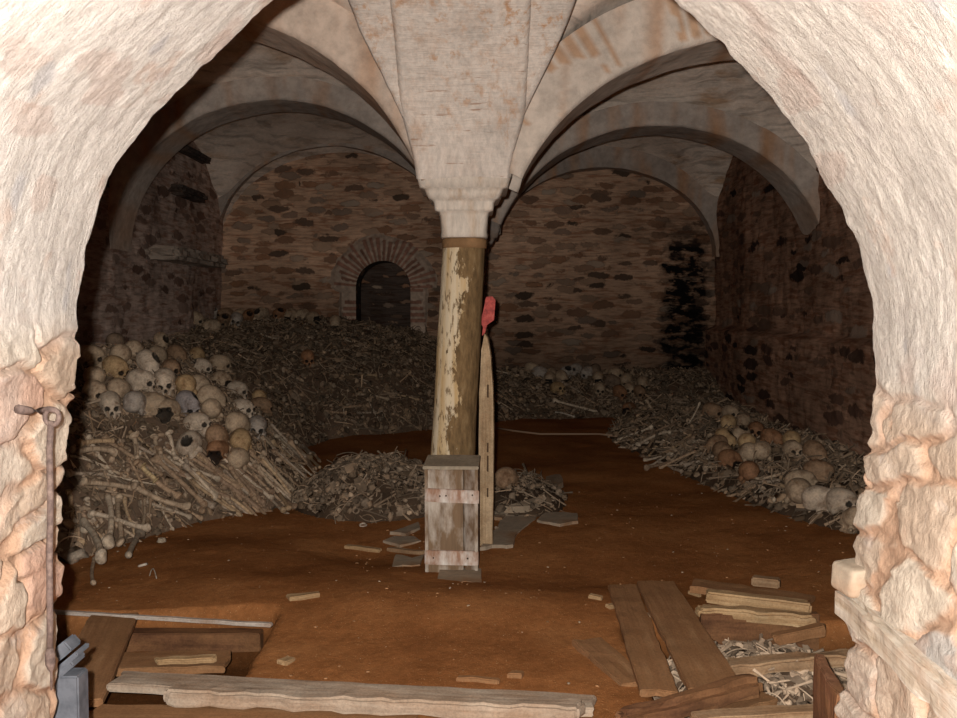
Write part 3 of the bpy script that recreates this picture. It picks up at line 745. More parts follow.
# ------------------------------------------------------------------ planks in the foreground
def pt(px, py, z):                      # point at height z seen there
    d = ray(px, py); t = (z-CAMZ)/d[2]; return CAM+d*t
Mz = M
board('plank', 'long grey weathered plank lying across the front, at the back of the pair', 'plank', pt(112, 681, .035), pt(600, 706, .03), .11, .03, M['grey_wood'], 1, cuts=(30, 3, 2), amp=.004, ragged=.03)
board('plank', 'long pale split plank lying at the very front, nearest to viewer', 'plank', pt(163, 693, .05), pt(588, 712, .045), .075, .05, M['grey_wood'], 2, cuts=(34, 3, 3), amp=.008, ragged=.05, bevel=.008)
board('plank', 'rust-brown plank under front pair, mostly covered with earth', 'plank', pt(90, 716, .0), pt(420, 722, .0), .12, .03, M['dirty_wood'], 3, cuts=(20, 3, 2), amp=.004, ragged=.02)
board('wooden_strip', 'thin bleached wooden strip edging the dark hole in the floor at left', 'strip', pt(40, 611, .035), pt(272, 625, .03), .025, .015, M['strip'], 4, cuts=(20, 2, 2), amp=.002)
board('plank', 'brown plank laid slanting across the left hole towards the left jamb', 'plank', pt(114, 617, .02), pt(72, 705, .0), .19, .028, M['dirty_wood'], 5, cuts=(16, 4, 2), amp=.004)
board('plank', 'short earthy board lying inside the left hole behind the front planks', 'plank', pt(96, 664, -.05), pt(232, 662, -.05), .17, .03, M['dirty_wood'], 6, cuts=(12, 3, 2), amp=.006, ragged=.03)
board('wood_splinter', 'pale split sliver of wood resting on the short board in left hole', 'wood', pt(150, 661, -.015), pt(224, 659, -.012), .03, .02, M['pale_wood'], 7, cuts=(10, 2, 2), amp=.004, ragged=.05, taper=-.7)
board('plank', 'dark beam at the bottom of the left hole under the strip', 'plank', pt(120, 640, -.10), pt(262, 640, -.10), .07, .08, M['rot_wood'], 8, cuts=(12, 2, 2), amp=.004)
# right group
def lev(px, py, z): return Vector(pt(px, py, z))
board('plank', 'left one of two earth-brown planks slanting down over the right hole', 'plank', pt(622, 586, .04), pt(660, 696, .02), .125, .026, M['dirty_wood'], 11, cuts=(18, 5, 2), amp=.005, ragged=.03)
board('plank', 'right, wider one of two earth-brown planks slanting over the right hole', 'plank', pt(655, 583, .06), pt(718, 694, .05), .165, .028, M['dirty_wood'], 12, cuts=(18, 5, 2), amp=.004, ragged=.02, taper=-.12)
board('plank', 'reddish earth-covered board sunk left of the slanting planks', 'plank', pt(585, 640, .0), pt(640, 690, -.02), .12, .03, M['dirty_wood'], 22, cuts=(12, 3, 2), amp=.006, ragged=.05)
board('split_timber', 'upper pale piece of split timber on the far edge of right hole', 'timber', pt(703, 595, .075), pt(812, 608, .06), .065, .05, M['pale_wood'], 13, cuts=(16, 3, 3), amp=.006, ragged=.02, bevel=.008)
board('split_timber', 'lower cracked piece of split timber below the upper pale one', 'timber', pt(694, 611, .045), pt(820, 620, .035), .075, .05, M['pale_wood'], 14, cuts=(18, 3, 3), amp=.010, ragged=.05, bevel=.010)
board('plank', 'dark brown plank set upright along far side of right hole', 'plank', pt(700, 632, -.03), pt(818, 632, -.03), .04, .16, M['rot_wood'], 23, cuts=(12, 2, 3), amp=.004)
board('plank', 'earthy board half buried just behind the pale split timber', 'plank', pt(690, 585, .035), pt(815, 603, .02), .13, .03, M['dirty_wood'], 24, cuts=(12, 3, 2), amp=.006, ragged=.03)
board('split_timber', 'short brown timber lying beyond bones in right hole near jamb', 'timber', pt(772, 640, .0), pt(826, 628, .03), .05, .04, M['dirty_wood'], 25, cuts=(8, 2, 2), amp=.006, ragged=.03)
board('plank', 'split brown plank crossing the bones towards the right jamb', 'plank', pt(722, 668, .015), pt(862, 657, .055), .075, .045, M['old_wood'], 15, cuts=(16, 3, 3), amp=.009, ragged=.04, bevel=.008)
board('rotten_log', 'dark rust-brown rotten log lying in front of the slanting planks', 'log', pt(612, 722, .045), pt(762, 683, .085), .075, .07, M['rot_wood'], 16, cuts=(18, 4, 4), amp=.012, ragged=.05, bevel=.024)
board('plank', 'brown board under the rotten log at the bottom edge', 'plank', pt(690, 716, .0), pt(765, 694, -.01), .14, .03, M['dirty_wood'], 17, cuts=(10, 3, 2), amp=.006, ragged=.03)
board('plank', 'plain tan board along the bottom edge right of the log', 'plank', pt(690, 721, .05), pt(826, 713, .05), .06, .04, M['old_wood'], 18, cuts=(10, 3, 2), amp=.004, ragged=.02)
board('plank', 'reddish-brown board standing on edge at foot of right jamb', 'plank', at(818, 690, 2.55), at(842, 735, 2.25), .03, .20, M['red_wood'], 19, cuts=(8, 2, 4), amp=.004)
board('wood_block', 'small wood block lying alone behind the pale split timber', 'wood', pt(752, 580, .04), pt(780, 583, .04), .06, .04, M['old_wood'], 20, cuts=(5, 3, 3), amp=.005, bevel=.006)
# loose chips
for (a, b, c, d, w, lab, m) in ((588, 596, 603, 599, .03, 'pale chip of wood left of the slanting planks', 'pale_wood'), (626, 611, 651, 616, .035, 'flat chip lying across the slanting planks', 'old_wood'),
        (688, 592, 702, 596, .02, 'tiny chip at tip of the pale split timber', 'pale_wood'), (286, 598, 322, 594, .05, 'pale flat chip of wood alone on the earth left of crate', 'pale_wood'),
        (606, 607, 618, 605, .03, 'small orange chip beside left slanting plank', 'pale_wood'), (281, 664, 292, 658, .05, 'small pale stone chip above the front planks', 'pale_wood'),
        (345, 546, 382, 551, .05, 'straw-coloured wooden slat on ground left of crate', 'pale_wood'), (388, 549, 424, 553, .045, 'brown wooden slat touching foot of crate at left', 'old_wood'),
        (833, 598, 850, 600, .02, 'thin chip by the right jamb under the stone block', 'pale_wood'), (508, 674, 524, 676, .04, 'tan chip half buried in the earth at front centre', 'dirty_wood'), 
        (456, 678, 500, 682, .03, 'thin earth-stained splinter above the front planks', 'dirty_wood')):
    p, q = gp(a, b, .008), gp(c, d, .008)
    board('wood_chip', lab, 'wood', p, q, w, .02, M[m], int(a), cuts=(6, 2, 2), amp=.005, ragged=.012, taper=.2)
M['slate'] = plaster('flat_grey_stone', (.34, .26, .185), (.26, .13, .06), False, False, stainamt=.9)
M['slate2'] = plaster('pale_flat_stone', (.34, .255, .175), (.28, .14, .065), False, False, stainamt=.9)
flat_piece('paving_slab', 'large jagged grey flat slab on ground right of crate', 'slab', [(480, 551), (497, 548), (513, 548), (517, 535), (535, 520), (538, 514), (511, 512), (500, 520), (498, 530), (486, 540)], .012, M['slate'])
flat_piece('paving_slab', 'narrow grey flat slab with glinting broken end, right of large slab', 'slab', [(537, 522), (560, 527), (578, 524), (577, 516), (562, 515), (545, 515)], .018, M['slate'])
flat_piece('paving_slab', 'thin grey slab with raised torn end beyond the large slab', 'slab', [(505, 513), (532, 512), (546, 498), (563, 489), (560, 482), (546, 484), (538, 496), (515, 506)], .03, M['slate2'])
flat_piece('paving_slab', 'dark flat slab tucked right behind the crate', 'slab', [(482, 520), (502, 521), (510, 511), (488, 511)], .012, M['slate'])
flat_piece('stone_flake', 'pale angular flat stone left of crate beside the slats', 'stone', [(392, 567), (420, 566), (424, 556), (412, 560), (396, 558)], .012, M['slate2'])
flat_piece('stone_flake', 'flat greenish stone left of crate above the slats', 'stone', [(383, 543), (400, 548), (421, 542), (414, 537), (394, 537)], .010, M['slate'])
flat_piece('stone_flake', 'thin grey stone leaning at upper left of crate foot', 'stone', [(390, 535), (406, 537), (420, 530), (418, 523), (404, 530)], .016, M['slate'])
flat_piece('thin_board', 'thin flat board on the earth in front of the crate foot', 'board', [(437, 581), (482, 583), (481, 572), (440, 570)], .010, M['slate2'])

# cord on the ground behind
P = [gp(a, b, .01) for a, b in ((497, 428), (515, 431), (540, 434), (570, 434), (600, 434), (622, 437))]
V, F = tube(P, .010, 8); tag(link('cord', mesh_np('cord', V, F), NT('cord_dirt').done((.30, .19, .12))), 'thin dusty cord lying on the earth in front of the far right bones', 'cord')

# ledges in the left wall
def ledge(px0, py0, px1, py1, hgt, dep, m, name, label, cat, seed):
    def onwall(px, py): d = ray(px, py); return CAM+d*((XL+.12)/d[0])
    p, q = onwall(px0, py0), onwall(px1, py1)
    z = (p[2]+q[2])/2; p[2] = q[2] = z
    board(name, label, cat, p+np.array((dep/2-.06, 0, 0)), q+np.array((dep/2-.06, 0, 0)), dep, hgt, m, seed, cuts=(24, 4, 4), amp=.03, ragged=.06, bevel=.04)
ledge(150, 253, 207, 261, .13, .30, plaster('ledge_stone', (.30, .235, .185), (.2, .12, .08), False), 'stone_ledge', 'long pale stone ledge projecting from the left wall at mid height', 'ledge', 31)
M['sooty'] = wood_mat('sooty_timber', (.03, .022, .018), (.06, .045, .038), (.10, .075, .06), 'X', 30, .5, .1)
ledge(174, 192, 200, 196, .10, .16, M['sooty'], 'timber_tie', 'lower dark timber set in left wall above the stone ledge', 'timber', 32)
ledge(178, 150, 206, 158, .07, .14, M['sooty'], 'timber_tie', 'upper dark timber set high in left wall near back corner', 'timber', 33)

# ------------------------------------------------------------------ bones
IV5, IF5 = ico(5)
def e_sdf(P, c, r):
    q = (P-np.array(c))/np.array(r); k = np.linalg.norm(q, axis=-1); k2 = np.linalg.norm(q/np.array(r), axis=-1)+1e-9; return k*(k-1)/k2
def smin(a, b, k): h = np.clip(.5+.5*(b-a)/k, 0, 1); return b*(1-h)+a*h-k*h*(1-h)
def smax(a, b, k): return -smin(-a, -b, k)
def skull_mesh(variant):
    """face towards -Y, crown +Z, about 0.145 wide and 0.185 long"""
    holes = []
    def add_holes():
        for s in (-1, 1): holes.append(((s*.0305, -.101, -.012), (.0185, .034, .0165)))
        holes.append(((0, -.101, -.046), (.0105, .026, .0165)))
    add_holes()
    br = []
    if variant == 1: br = [((.045, -.02, .075), (.035, .04, .035))]
    if variant == 2: br = [((-.05, .06, .045), (.03, .035, .04)), ((.02, -.1, -.06), (.04, .03, .03))]
    if variant == 3: br = [((0, -.105, -.05), (.06, .045, .05))]
    def sdf(P):
        d = e_sdf(P, (0, .022, .022), (.0705, .090, .068))
        d = smin(d, e_sdf(P, (0, -.035, .018), (.055, .055, .052)), .02)          # forehead
        d = smin(d, e_sdf(P, (0, .06, -.02), (.050, .045, .038)), .02)            # back of the head
        d = smin(d, e_sdf(P, (0, -.046, -.022), (.052, .044, .050)), .014)        # face
        d = smin(d, e_sdf(P, (0, -.062, -.062), (.033, .031, .030)), .010)        # upper jaw
        for s in (-1, 1):
            d = smin(d, e_sdf(P, (s*.047, -.060, -.036), (.015, .022, .011)), .010)   # cheekbone
            d = smin(d, e_sdf(P, (s*.062, -.028, -.036), (.006, .034, .006)), .006)   # arch to the ear
            d = smin(d, e_sdf(P, (s*.028, -.078, .010), (.025, .012, .008)), .012)    # brow
            d = smin(d, e_sdf(P, (s*.055, .018, -.045), (.014, .017, .022)), .012)    # mastoid
            d = smax(d, -e_sdf(P, (s*.076, -.050, -.004), (.016, .026, .022)), .010)  # temple hollow
            d = smax(d, -e_sdf(P, (s*.040, -.085, -.064), (.012, .02, .014)), .010)   # hollow under the cheekbone
        d = smin(d, e_sdf(P, (0, -.088, -.020), (.0075, .009, .012)), .006)       # nose bridge
        if False:                                                           # lower jaw still on
            d = smin(d, e_sdf(P, (0, -.066, -.100), (.034, .034, .018)), .006)
            for s in (-1, 1): d = smin(d, e_sdf(P, (s*.047, -.028, -.080), (.010, .022, .034)), .008)
        for c, r in holes: d = smax(d, -e_sdf(P, c, r), .004)
        for c, r in br: d = smax(d, -e_sdf(P, c, r), .006)
        return d
    o = np.array((0, -.015, -.012))
    lo = np.full(len(IV5), .004); hi = np.full(len(IV5), .17)
    ts = np.linspace(.004, .17, 90); first = np.full(len(IV5), np.nan)
    # outermost crossing keeps the shell; sockets are found because they open outwards
    inside = np.stack([sdf(o+IV5*t) < 0 for t in ts], 1)
    k = np.array([np.max(np.nonzero(r)[0]) if r.any() else 0 for r in inside])
    lo = ts[k]; hi = ts[np.minimum(k+1, len(ts)-1)]
    for _ in range(12):
        m = (lo+hi)/2; i = sdf(o+IV5*m[:, None]) < 0; lo = np.where(i, m, lo); hi = np.where(i, hi, m)
    V = o+IV5*((lo+hi)/2)[:, None]
    # teeth grooves round the upper jaw
    a = np.arctan2(V[:, 0], -(V[:, 1]+.045)); tm = sstep(-.072, -.078, V[:, 2])*sstep(-.100, -.092, V[:, 2])*(np.abs(a) < 1.2)*(V[:, 1] < -.06)
    g = np.abs(np.sin(a*13)); V = V*(1-.035*(tm*(g < .3))[:, None])
    V = V+IV5*(.0012*fbm(V[:, 0]*60, V[:, 1]*60, V[:, 2]*60, 3))[:, None]
    col = np.ones((len(V), 3))
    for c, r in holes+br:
        q = np.linalg.norm((V-np.array(c))/(np.array(r)*1.10), axis=1); col *= (.07+.93*sstep(1.02, 1.13, q))[:, None]  # sockets, nose and breaks: inner shade painted into the vertex colour
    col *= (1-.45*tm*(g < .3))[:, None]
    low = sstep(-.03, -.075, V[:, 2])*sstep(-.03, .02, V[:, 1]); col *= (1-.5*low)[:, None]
    n = fbm(V[:, 0]*30+variant, V[:, 1]*30, V[:, 2]*30, 4); col *= (1+.25*n)[:, None]
    col = np.clip(col, .02, 1.2)*np.array((1, .985, .96))
    return mesh_np('skull', V, IF5, col)
def jaw_mesh():
    P = [(-.050, -.016, -.046), (-.049, -.020, -.070), (-.046, -.032, -.094), (-.036, -.062, -.106), (-.018, -.084, -.112), (0, -.090, -.113)]
    P = P+[(-x, y, z) for x, y, z in P[-2::-1]]
    V, F = tube(catmull(np.array(P, float), 5), .0078, 10); f = sstep(-.03, -.06, V[:, 1]); V[:, 2] = V[:, 2]+f*.8*(V[:, 2]+.108)
    me = mesh_np('lower_jaw', V, F, np.full((len(V), 3), .9)); me.materials.append(M['bone']); return me
SK = [skull_mesh(i) for i in range(5)]
for m_ in SK: m_.materials.append(M['bone'])
JAW = jaw_mesh()
TONE = {'tan': (.50, .365, .245), 'pale': (.62, .49, .37), 'yellow': (.54, .355, .185), 'grey': (.45, .38, .32), 'bluegrey': (.40, .35, .34), 'brown': (.34, .21, .125), 'red': (.33, .165, .085), 'dark': (.25, .17, .115)}
def skull(px, py, yaw, tone, variant, label, group, sc=1.0, pitch=0, roll=0, up=.055, tint=1.0, cat='skull'):
    p = hit(px, py, up*sc); o = link('skull', SK[variant], None)
    o.location = p; o.rotation_mode = 'QUATERNION'
    o.rotation_quaternion = (Matrix.Rotation(math.radians(yaw), 3, 'Z') @ Matrix.Rotation(math.radians(pitch), 3, 'X') @ Matrix.Rotation(math.radians(roll), 3, 'Y')).to_quaternion()
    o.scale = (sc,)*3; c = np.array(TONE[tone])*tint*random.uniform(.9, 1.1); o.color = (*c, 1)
    if variant == 4:
        j = link('lower_jaw', JAW, None, o); j.color = (*c, 1)
    tag(o, label, cat, group); return o
GL = 'skulls heaped on the left'
LEFT = [ # px, py, yaw (0 faces viewer, 90 faces right), tone, variant, label, pitch
 (161, 343, 20, 'tan', 1, 'brown cracked skull on the very top of the left heap', 40),
 (116, 345, 180, 'dark', 0, 'dim brown skull crown at the back top left of the left heap', 20),
 (177, 356, 60, 'brown', 0, 'dim brown skull sunk right behind the topmost skulls', 20),
 (135, 352, 180, 'tan', 0, 'rounded tan skull crown left of the topmost cracked skull', 10),
 (91, 358, 75, 'tan', 0, 'leftmost skull of the top row, its face turned right', 0),
 (158, 358, 170, 'tan', 0, 'smooth tan crown just below the topmost cracked skull', 20),
 (121, 358, 200, 'tan', 0, 'tan skull crown between the leftmost skull and the rounded crown', 25),
 (221, 364, 90, 'tan', 1, 'brown skull behind the yellow-capped one at right of the top', 0),
 (198, 357, 180, 'yellow', 0, 'bright yellow skull cap alone at the right of the top', 20),
 (202, 368, 80, 'pale', 2, 'pale broken skull facing right just under the yellow cap', 0),
 (148, 365, 40, 'pale', 1, 'pale broken skull with pitted forehead near centre of the top', 30),
 (116, 369, 70, 'yellow', 0, 'yellow-brown skull looking right in the second row at left', 10),
 (171, 371, 20, 'brown', 2, 'dark broken skull with open hollow above the two facing skulls', -10),
 (95, 380, 190, 'tan', 0, 'large smooth tan crown at the left edge of second row', 10),
 (222, 381, 60, 'tan', 3, 'tan skull with dark broken face at right of second row', 0),
 (142, 382, 70, 'pale', 1, 'pale battered skull facing right, left one of a touching pair', -5),
 (165, 382, 15, 'pale', 0, 'pale skull facing the viewer, right one of a touching pair', 10),
 (186, 388, 200, 'yellow', 0, 'orange-yellow skull cap right of the touching pair', 20),
 (200, 388, 160, 'tan', 0, 'tan skull crown tucked beside the orange-yellow cap', 20),
 (237, 391, 80, 'pale', 1, 'stained pale skull with a cracked side, high on right slope', 0),
 (94, 393, 60, 'tan', 2, 'partly hidden skull beside the left jamb below the smooth crown', 0),
 (119, 393, 180, 'tan', 0, 'tan skull crown just above the skull with two clear sockets', 20),
 (212, 400, 130, 'tan', 1, 'tan skull crown right of the blue-grey skull', 30),
 (259, 399, 200, 'yellow', 0, 'yellow skull cap on the far right of the slope', 10),
 (188, 405, 50, 'bluegrey', 1, 'blue-grey skull with a dark side in the middle of the heap', 20),
 (110, 405, 25, 'pale', 4, 'skull with two clear dark eye sockets facing forward at left', 5),
 (136, 406, 180, 'grey', 0, 'greyish bare skull crown right of the skull with clear sockets', 20),
 (155, 406, 70, 'tan', 3, 'tan skull turned right, beside the greyish crown', 5),
 (243, 410, 60, 'pale', 0, 'pale skull looking right down the slope under the stained one', -10),
 (168, 412, 0, 'tan', 3, 'small partial skull below and left of the blue-grey skull', -20),
 (262, 407, 100, 'brown', 0, 'brown skull half hidden under the far right yellow cap', 0),
 (212, 413, 190, 'tan', 0, 'tan smooth crown below right of the blue-grey skull', 30),
 (198, 425, 70, 'pale', 0, 'pale skull facing right with broken teeth, below the blue-grey skull', -12),
 (238, 426, 170, 'tan', 0, 'rounded tan crown above the amber skull on right slope', 20),
 (257, 428, 20, 'grey', 0, 'greyish skull at right edge showing teeth, beside the rounded crown', 0),
 (218, 439, 180, 'brown', 0, 'brown skull crown just above the dark red broken skull', 20),
 (241, 441, 200, 'yellow', 0, 'amber-orange skull crown near the lower right of the heap', -20),
 (189, 447, -25, 'pale', 1, 'pale skull tipped with one round socket, lowest at centre', 35),
 (217, 452, 10, 'red', 3, 'dark red-brown broken skull near the bottom of the heap', -10),
 (239, 461, 180, 'tan', 0, 'plain tan skull crown, lowest on right, above the fan of bones', 10),
]
for (px, py, yaw, tone, var, lab, pit) in LEFT:
    skull(px, py, yaw+random.uniform(-8, 8), tone, var, lab, GL, random.uniform(.96, 1.06), pit, random.uniform(-12, 12), tint=.92)
ORD = ['first', 'second', 'third', 'fourth', 'fifth', 'sixth', 'seventh', 'eighth', 'ninth', 'tenth', 'eleventh', 'twelfth', 'thirteenth', 'fourteenth', 'fifteenth', 'sixteenth', 'seventeenth', 'eighteenth', 'nineteenth', 'twentieth', 'twenty-first', 'twenty-second', 'twenty-third', 'twenty-fourth']
TN = {'tan': 'tan', 'pale': 'pale', 'yellow': 'yellowish', 'grey': 'grey', 'brown': 'brown', 'red': 'reddish-brown', 'dark': 'dark', 'bluegrey': 'blue-grey'}
def row(lst, x0, y0, k, where, group, tint, up=.055, sc=1.0):
    lst = sorted(lst, key=lambda e: e[0])
    for i, e in enumerate(lst):
        tone = e[2] if len(e) > 2 else random.choice(['tan', 'brown', 'tan', 'grey'])
        yaw = e[3] if len(e) > 3 else random.uniform(-80, 80); var = e[4] if len(e) > 4 else random.choice([0, 0, 1, 3])
        s = e[5] if len(e) > 5 else 1.0
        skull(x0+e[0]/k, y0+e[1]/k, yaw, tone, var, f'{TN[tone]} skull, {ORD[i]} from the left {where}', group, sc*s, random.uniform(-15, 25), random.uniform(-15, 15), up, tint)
BL = [(55, 168), (105, 197, 'tan'), (108, 150), (152, 138), (150, 177), (200, 130), (232, 163, 'red'), (192, 172), (240, 116), (274, 120, 'tan'), (340, 150, 'red'), (413, 152), (378, 157), (455, 166), (530, 182)]
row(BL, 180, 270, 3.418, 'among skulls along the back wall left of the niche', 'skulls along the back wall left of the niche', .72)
skull(180+437/3.418, 270+302/3.418, 20, 'red', 0, 'lone reddish skull in the middle of the far bone slope', None, 1.0, 10)
BR = [(215, 147, 'tan'), (255, 168), (310, 147), (342, 246, 'yellow'), (300, 196), (362, 191, 'tan'), (388, 164), (432, 152), (545, 195), (552, 250, 'tan', 0, 0), (490, 170), (530, 142, 'dark'), (620, 212, 'dark'), (636, 176), (685, 207, 'tan'), (702, 252, 'tan', 0, 4), (655, 266, 'red'), (772, 222, 'tan'), (757, 266), (700, 352, 'red')]
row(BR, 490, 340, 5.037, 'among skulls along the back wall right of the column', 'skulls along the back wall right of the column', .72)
RH = [(475, 186, 'yellow', 150, 0), (524, 181, 'tan', 160, 0), (481, 150, 'tan', 20, 0), (465, 241, 'yellow', 30, 1), (516, 226, 'tan'), (566, 211, 'red'), (535, 256, 'yellow', 170, 0), (540, 291, 'tan', 190, 0), (588, 284, 'tan', 160, 0), (625, 241, 'red', 40, 0), (688, 243, 'yellow', 170, 0), (695, 279, 'tan', 0, 1), (770, 287, 'brown', 20, 3), (787, 352, 'brown', 60, 0), (710, 426, 'tan', 170, 0, 1.15), (792, 446, 'pale', 70, 1, 1.05), (864, 455, 'pale', 20, 1, 1.05), (906, 520, 'tan', 200, 0, 1.0), (540, 355, 'red', 180, 0), (480, 312, 'red', 30, 3), (430, 262, 'brown'), (725, 386, 'tan', 90, 1), (420, 143, 'brown'), (455, 285, 'brown')]
row(RH, 590, 370, 3.418, 'in the low heap along the right wall', 'skulls in the low heap along the right wall', .84)
skull(310+675/3.418, 400+275/3.418, 150, 'brown', 0, 'lone brown skull half buried right behind the upright plank', None, 1.0, 10)

# long bones
def bone_mesh(kind):
    """unit long bone along X from -.5 to .5; width in metres for a .45 m bone"""
    n, N = 14, 44; Vv = []
    for i in range(N):
        t = i/(N-1); x = t-.5
        if kind == 'femur':
            r = .0140+.0105*sstep(.80, .97, t)+.004*(1-sstep(.03, .2, t)); fy = 1+.60*sstep(.82, .97, t)+.45*(1-sstep(.02, .18, t)); cz = .018*math.sin(PI*t)
        elif kind == 'tibia':
            r = .0128+.0105*(1-sstep(.02, .22, t))+.005*sstep(.85, .98, t); fy = 1+.5*(1-sstep(.02, .2, t)); cz = .006*math.sin(PI*t)
        elif kind == 'humerus':
            r = .0115+.008*(1-sstep(.0, .16, t))+.004*sstep(.86, .97, t); fy = 1+.75*sstep(.82, .98, t); cz = .008*math.sin(2*PI*t)
        else:
            r = .0075+.005*(1-sstep(0, .1, t))+.006*sstep(.88, .98, t); fy = 1.1; cz = .014*math.sin(PI*t)
        endc = min(1, math.sqrt(max(0, 1-max(0, (t-.93)/.07)**2)))*min(1, math.sqrt(max(0, 1-max(0, (.06-t)/.06)**2)))
        r *= max(endc, .05)
        for k in range(n):
            a = 2*PI*k/n; yy = math.cos(a)*r*fy; zz = math.sin(a)*r
            if kind == 'femur' and t > .88: zz *= 1+.35*abs(math.cos(a)); zz -= .004*(t-.88)/.12*(1-abs(math.cos(a)))*8*.3
            if kind in ('femur', 'tibia') and t > .95: x2 = x-.028*(1-abs(math.cos(a)))*((t-.95)/.05)
            else: x2 = x
            Vv.append((x2, yy, zz+cz))
    Fs = []
    for i in range(N-1):
        for k in range(n): Fs.append([i*n+k, i*n+(k+1) % n, (i+1)*n+(k+1) % n, (i+1)*n+k])
    Fs.append(list(range(n))[::-1]); Fs.append([(N-1)*n+k for k in range(n)])
    V = np.array(Vv)
    if kind in ('femur', 'humerus'):
        sv, sf = ico(2); R = .023 if kind == 'femur' else .021
        c = np.array((-.488, .040 if kind == 'femur' else .012, .008)); b = sv*R*np.array((1/.45, 1, 1))+c
        o = len(V); V = np.vstack([V, b]); Fs += (sf+o).tolist()
        if kind == 'femur':       # neck
            nv, nf = tube([(-.455, .008, .004), (-.482, .034, .007)], .014, 10); o = len(V); V = np.vstack([V, nv]); Fs += [[q+o for q in f] for f in nf]
    t = V[:, 0]+.5
    col = (1+.25*fbm(V[:, 0]*4, V[:, 1]*90, V[:, 2]*90, 3))[:, None]*np.ones(3)
    endd = np.maximum(sstep(.84, 1, t), 1-sstep(0, .12, t)); col *= (1-.28*endd*(.5+vnoise(V[:, 0]*60, V[:, 1]*120, V[:, 2]*120)))[:, None]
    me = mesh_np(kind, V, Fs, np.clip(col, .1, 1.3)); me.materials.append(M['bone']); return me
BM = {k: bone_mesh(k) for k in ('femur', 'tibia', 'humerus', 'thin')}
BT = [(.48, .35, .235), (.40, .265, .165), (.57, .445, .32), (.44, .335, .245), (.32, .21, .135), (.50, .34, .20)]
def long_bone(p, q, kind, label, group=None, tone=None, roll=None, wid=1.0, flip=False):
    p, q = Vector(p), Vector(q)
    if flip: p, q = q, p
    o = link('long_bone', BM[kind], None); L = (q-p).length
    m = frame_from(p, q, (0, 0, 1) if abs((q-p).normalized().z) < .95 else (0, 1, 0)) @ Matrix.Rotation(random.uniform(0, 2*PI) if roll is None else roll, 4, 'X')
    o.matrix_world = m @ Matrix.Diagonal((L, wid, wid, 1)); c = tone or random.choice(BT); k = random.uniform(.85, 1.12); o.color = (c[0]*k, c[1]*k, c[2]*k, 1)
    tag(o, label, 'bone', group); return o
def cp(X, Y): return (60+X/4.486, 430+Y/4.486)
def bone_px(a, b, kind, label, tone=None, up=.03, up2=None, flip=False, wid=1.0, group=None):
    p = gp(*a, up); q = gp(*b, up if up2 is None else up2)
    L = (q-p).length
    if L > .56:
        c = (p+q)/2; d = (q-p)*(.54/L/2); p, q = c-d, c+d
    return long_bone(p, q, kind, label, group, tone, None, wid, flip)
T0, T1, T2, T3 = BT[0], BT[2], (.40, .315, .23), BT[5]
FRONT = [((90, 232), (335, 262), 'tibia', 'grey-tan long bone lying level over crossed bones at front left', T0, .07), 
 ((320, 245), (585, 348), 'femur', 'long tan bone sloping right and ending above bare earth, front left heap', T0, .07),
 ((212, 268), (216, 543), 'femur', 'pale upright thigh bone, its knobby end on the earth, left front', T1, .05),
 ((264, 285), (270, 545), 'humerus', 'slim upright bone just right of the pale upright thigh bone', T0, .05),
 ((130, 372), (410, 442), 'humerus', 'light bone lying crosswise over the upright bones at front left', T1, .10),
 ((378, 305), (362, 455), 'thin', 'thin upright bone below right of the level long bone', T0, .05),
 ((82, 372), (212, 622), 'femur', 'big grey slanting thigh bone with the lowest knobby end, front left', T2, .05),
 ((368, 440), (298, 580), 'tibia', 'short grey bone leaning left, right of the upright bones', T2, .05),
 ((156, 560), (150, 705), 'thin', 'thin twig-like bone lying on bare earth, lowest at left', T0, .008),
 ((345, 138), (545, 305), 'femur', 'brown long bone slanting right above the sloping tan bone', BT[1], .06),
 ((80, 62), (245, 48), 'tibia', 'tan bone lying level at left near the jamb, upper of two', T3, .06),
 ((75, 98), (250, 100), 'femur', 'tan bone lying level at left near the jamb, lower of two', T0, .06),
 ((480, 10), (525, 132), 'humerus', 'pale bone standing left of the tipped skull with round socket', T1, .05),
 ((370, 162), (432, 232), 'humerus', 'short yellowish bone stub in middle of the front left bones', (.62, .45, .24), .08),
 ((330, 20), (345, 130), 'tibia', 'short upright tan bone under the greyish skull crown', T0, .05),
 ((430, 30), (450, 130), 'humerus', 'short tan bone standing left of the pale standing bone', T0, .05)]
for a, b, kd, lab, tn, up in FRONT: bone_px(cp(*a), cp(*b), kd, lab, tuple(v*1.12 for v in tn), up+.035, None, False, 1.1)
def fan(n, poly, ang, spread, Lr, label, group, kinds=('femur', 'tibia', 'humerus', 'thin'), up=(.02, .07), tint=1.0, seed=1):
    r = random.Random(seed); xs = [p[0] for p in poly]; ys = [p[1] for p in poly]; k = 0
    def inside(x, y):
        c = False; j = len(poly)-1
        for i in range(len(poly)):
            xi, yi = poly[i]; xj, yj = poly[j]
            if (yi > y) != (yj > y) and x < (xj-xi)*(y-yi)/(yj-yi)+xi: c = not c
            j = i
        return c
    while k < n:
        x, y = r.uniform(min(xs), max(xs)), r.uniform(min(ys), max(ys))
        if not inside(x, y): continue
        A = math.radians(ang(x, y) if callable(ang) else ang)+math.radians(r.gauss(0, spread)); l = 9
        u = r.uniform(*up)
        c = gp(x, y, u); a = gp(x-math.cos(A)*l, y-math.sin(A)*l, u); b = gp(x+math.cos(A)*l, y+math.sin(A)*l, u)
        d = b-a
        if d.length < 1e-4 or d.length > .9: k += 0; d = Vector((math.cos(A), -.2, -math.sin(A)))
        d.normalize(); L = r.uniform(*Lr)
        tn = r.choice(BT); tn = tuple(v*tint for v in tn)
        long_bone(c-d*L/2, c+d*L/2, r.choice(kinds), label, group, tn, r.uniform(0, 6.28), r.uniform(.68, .95), r.random() < .3); k += 1
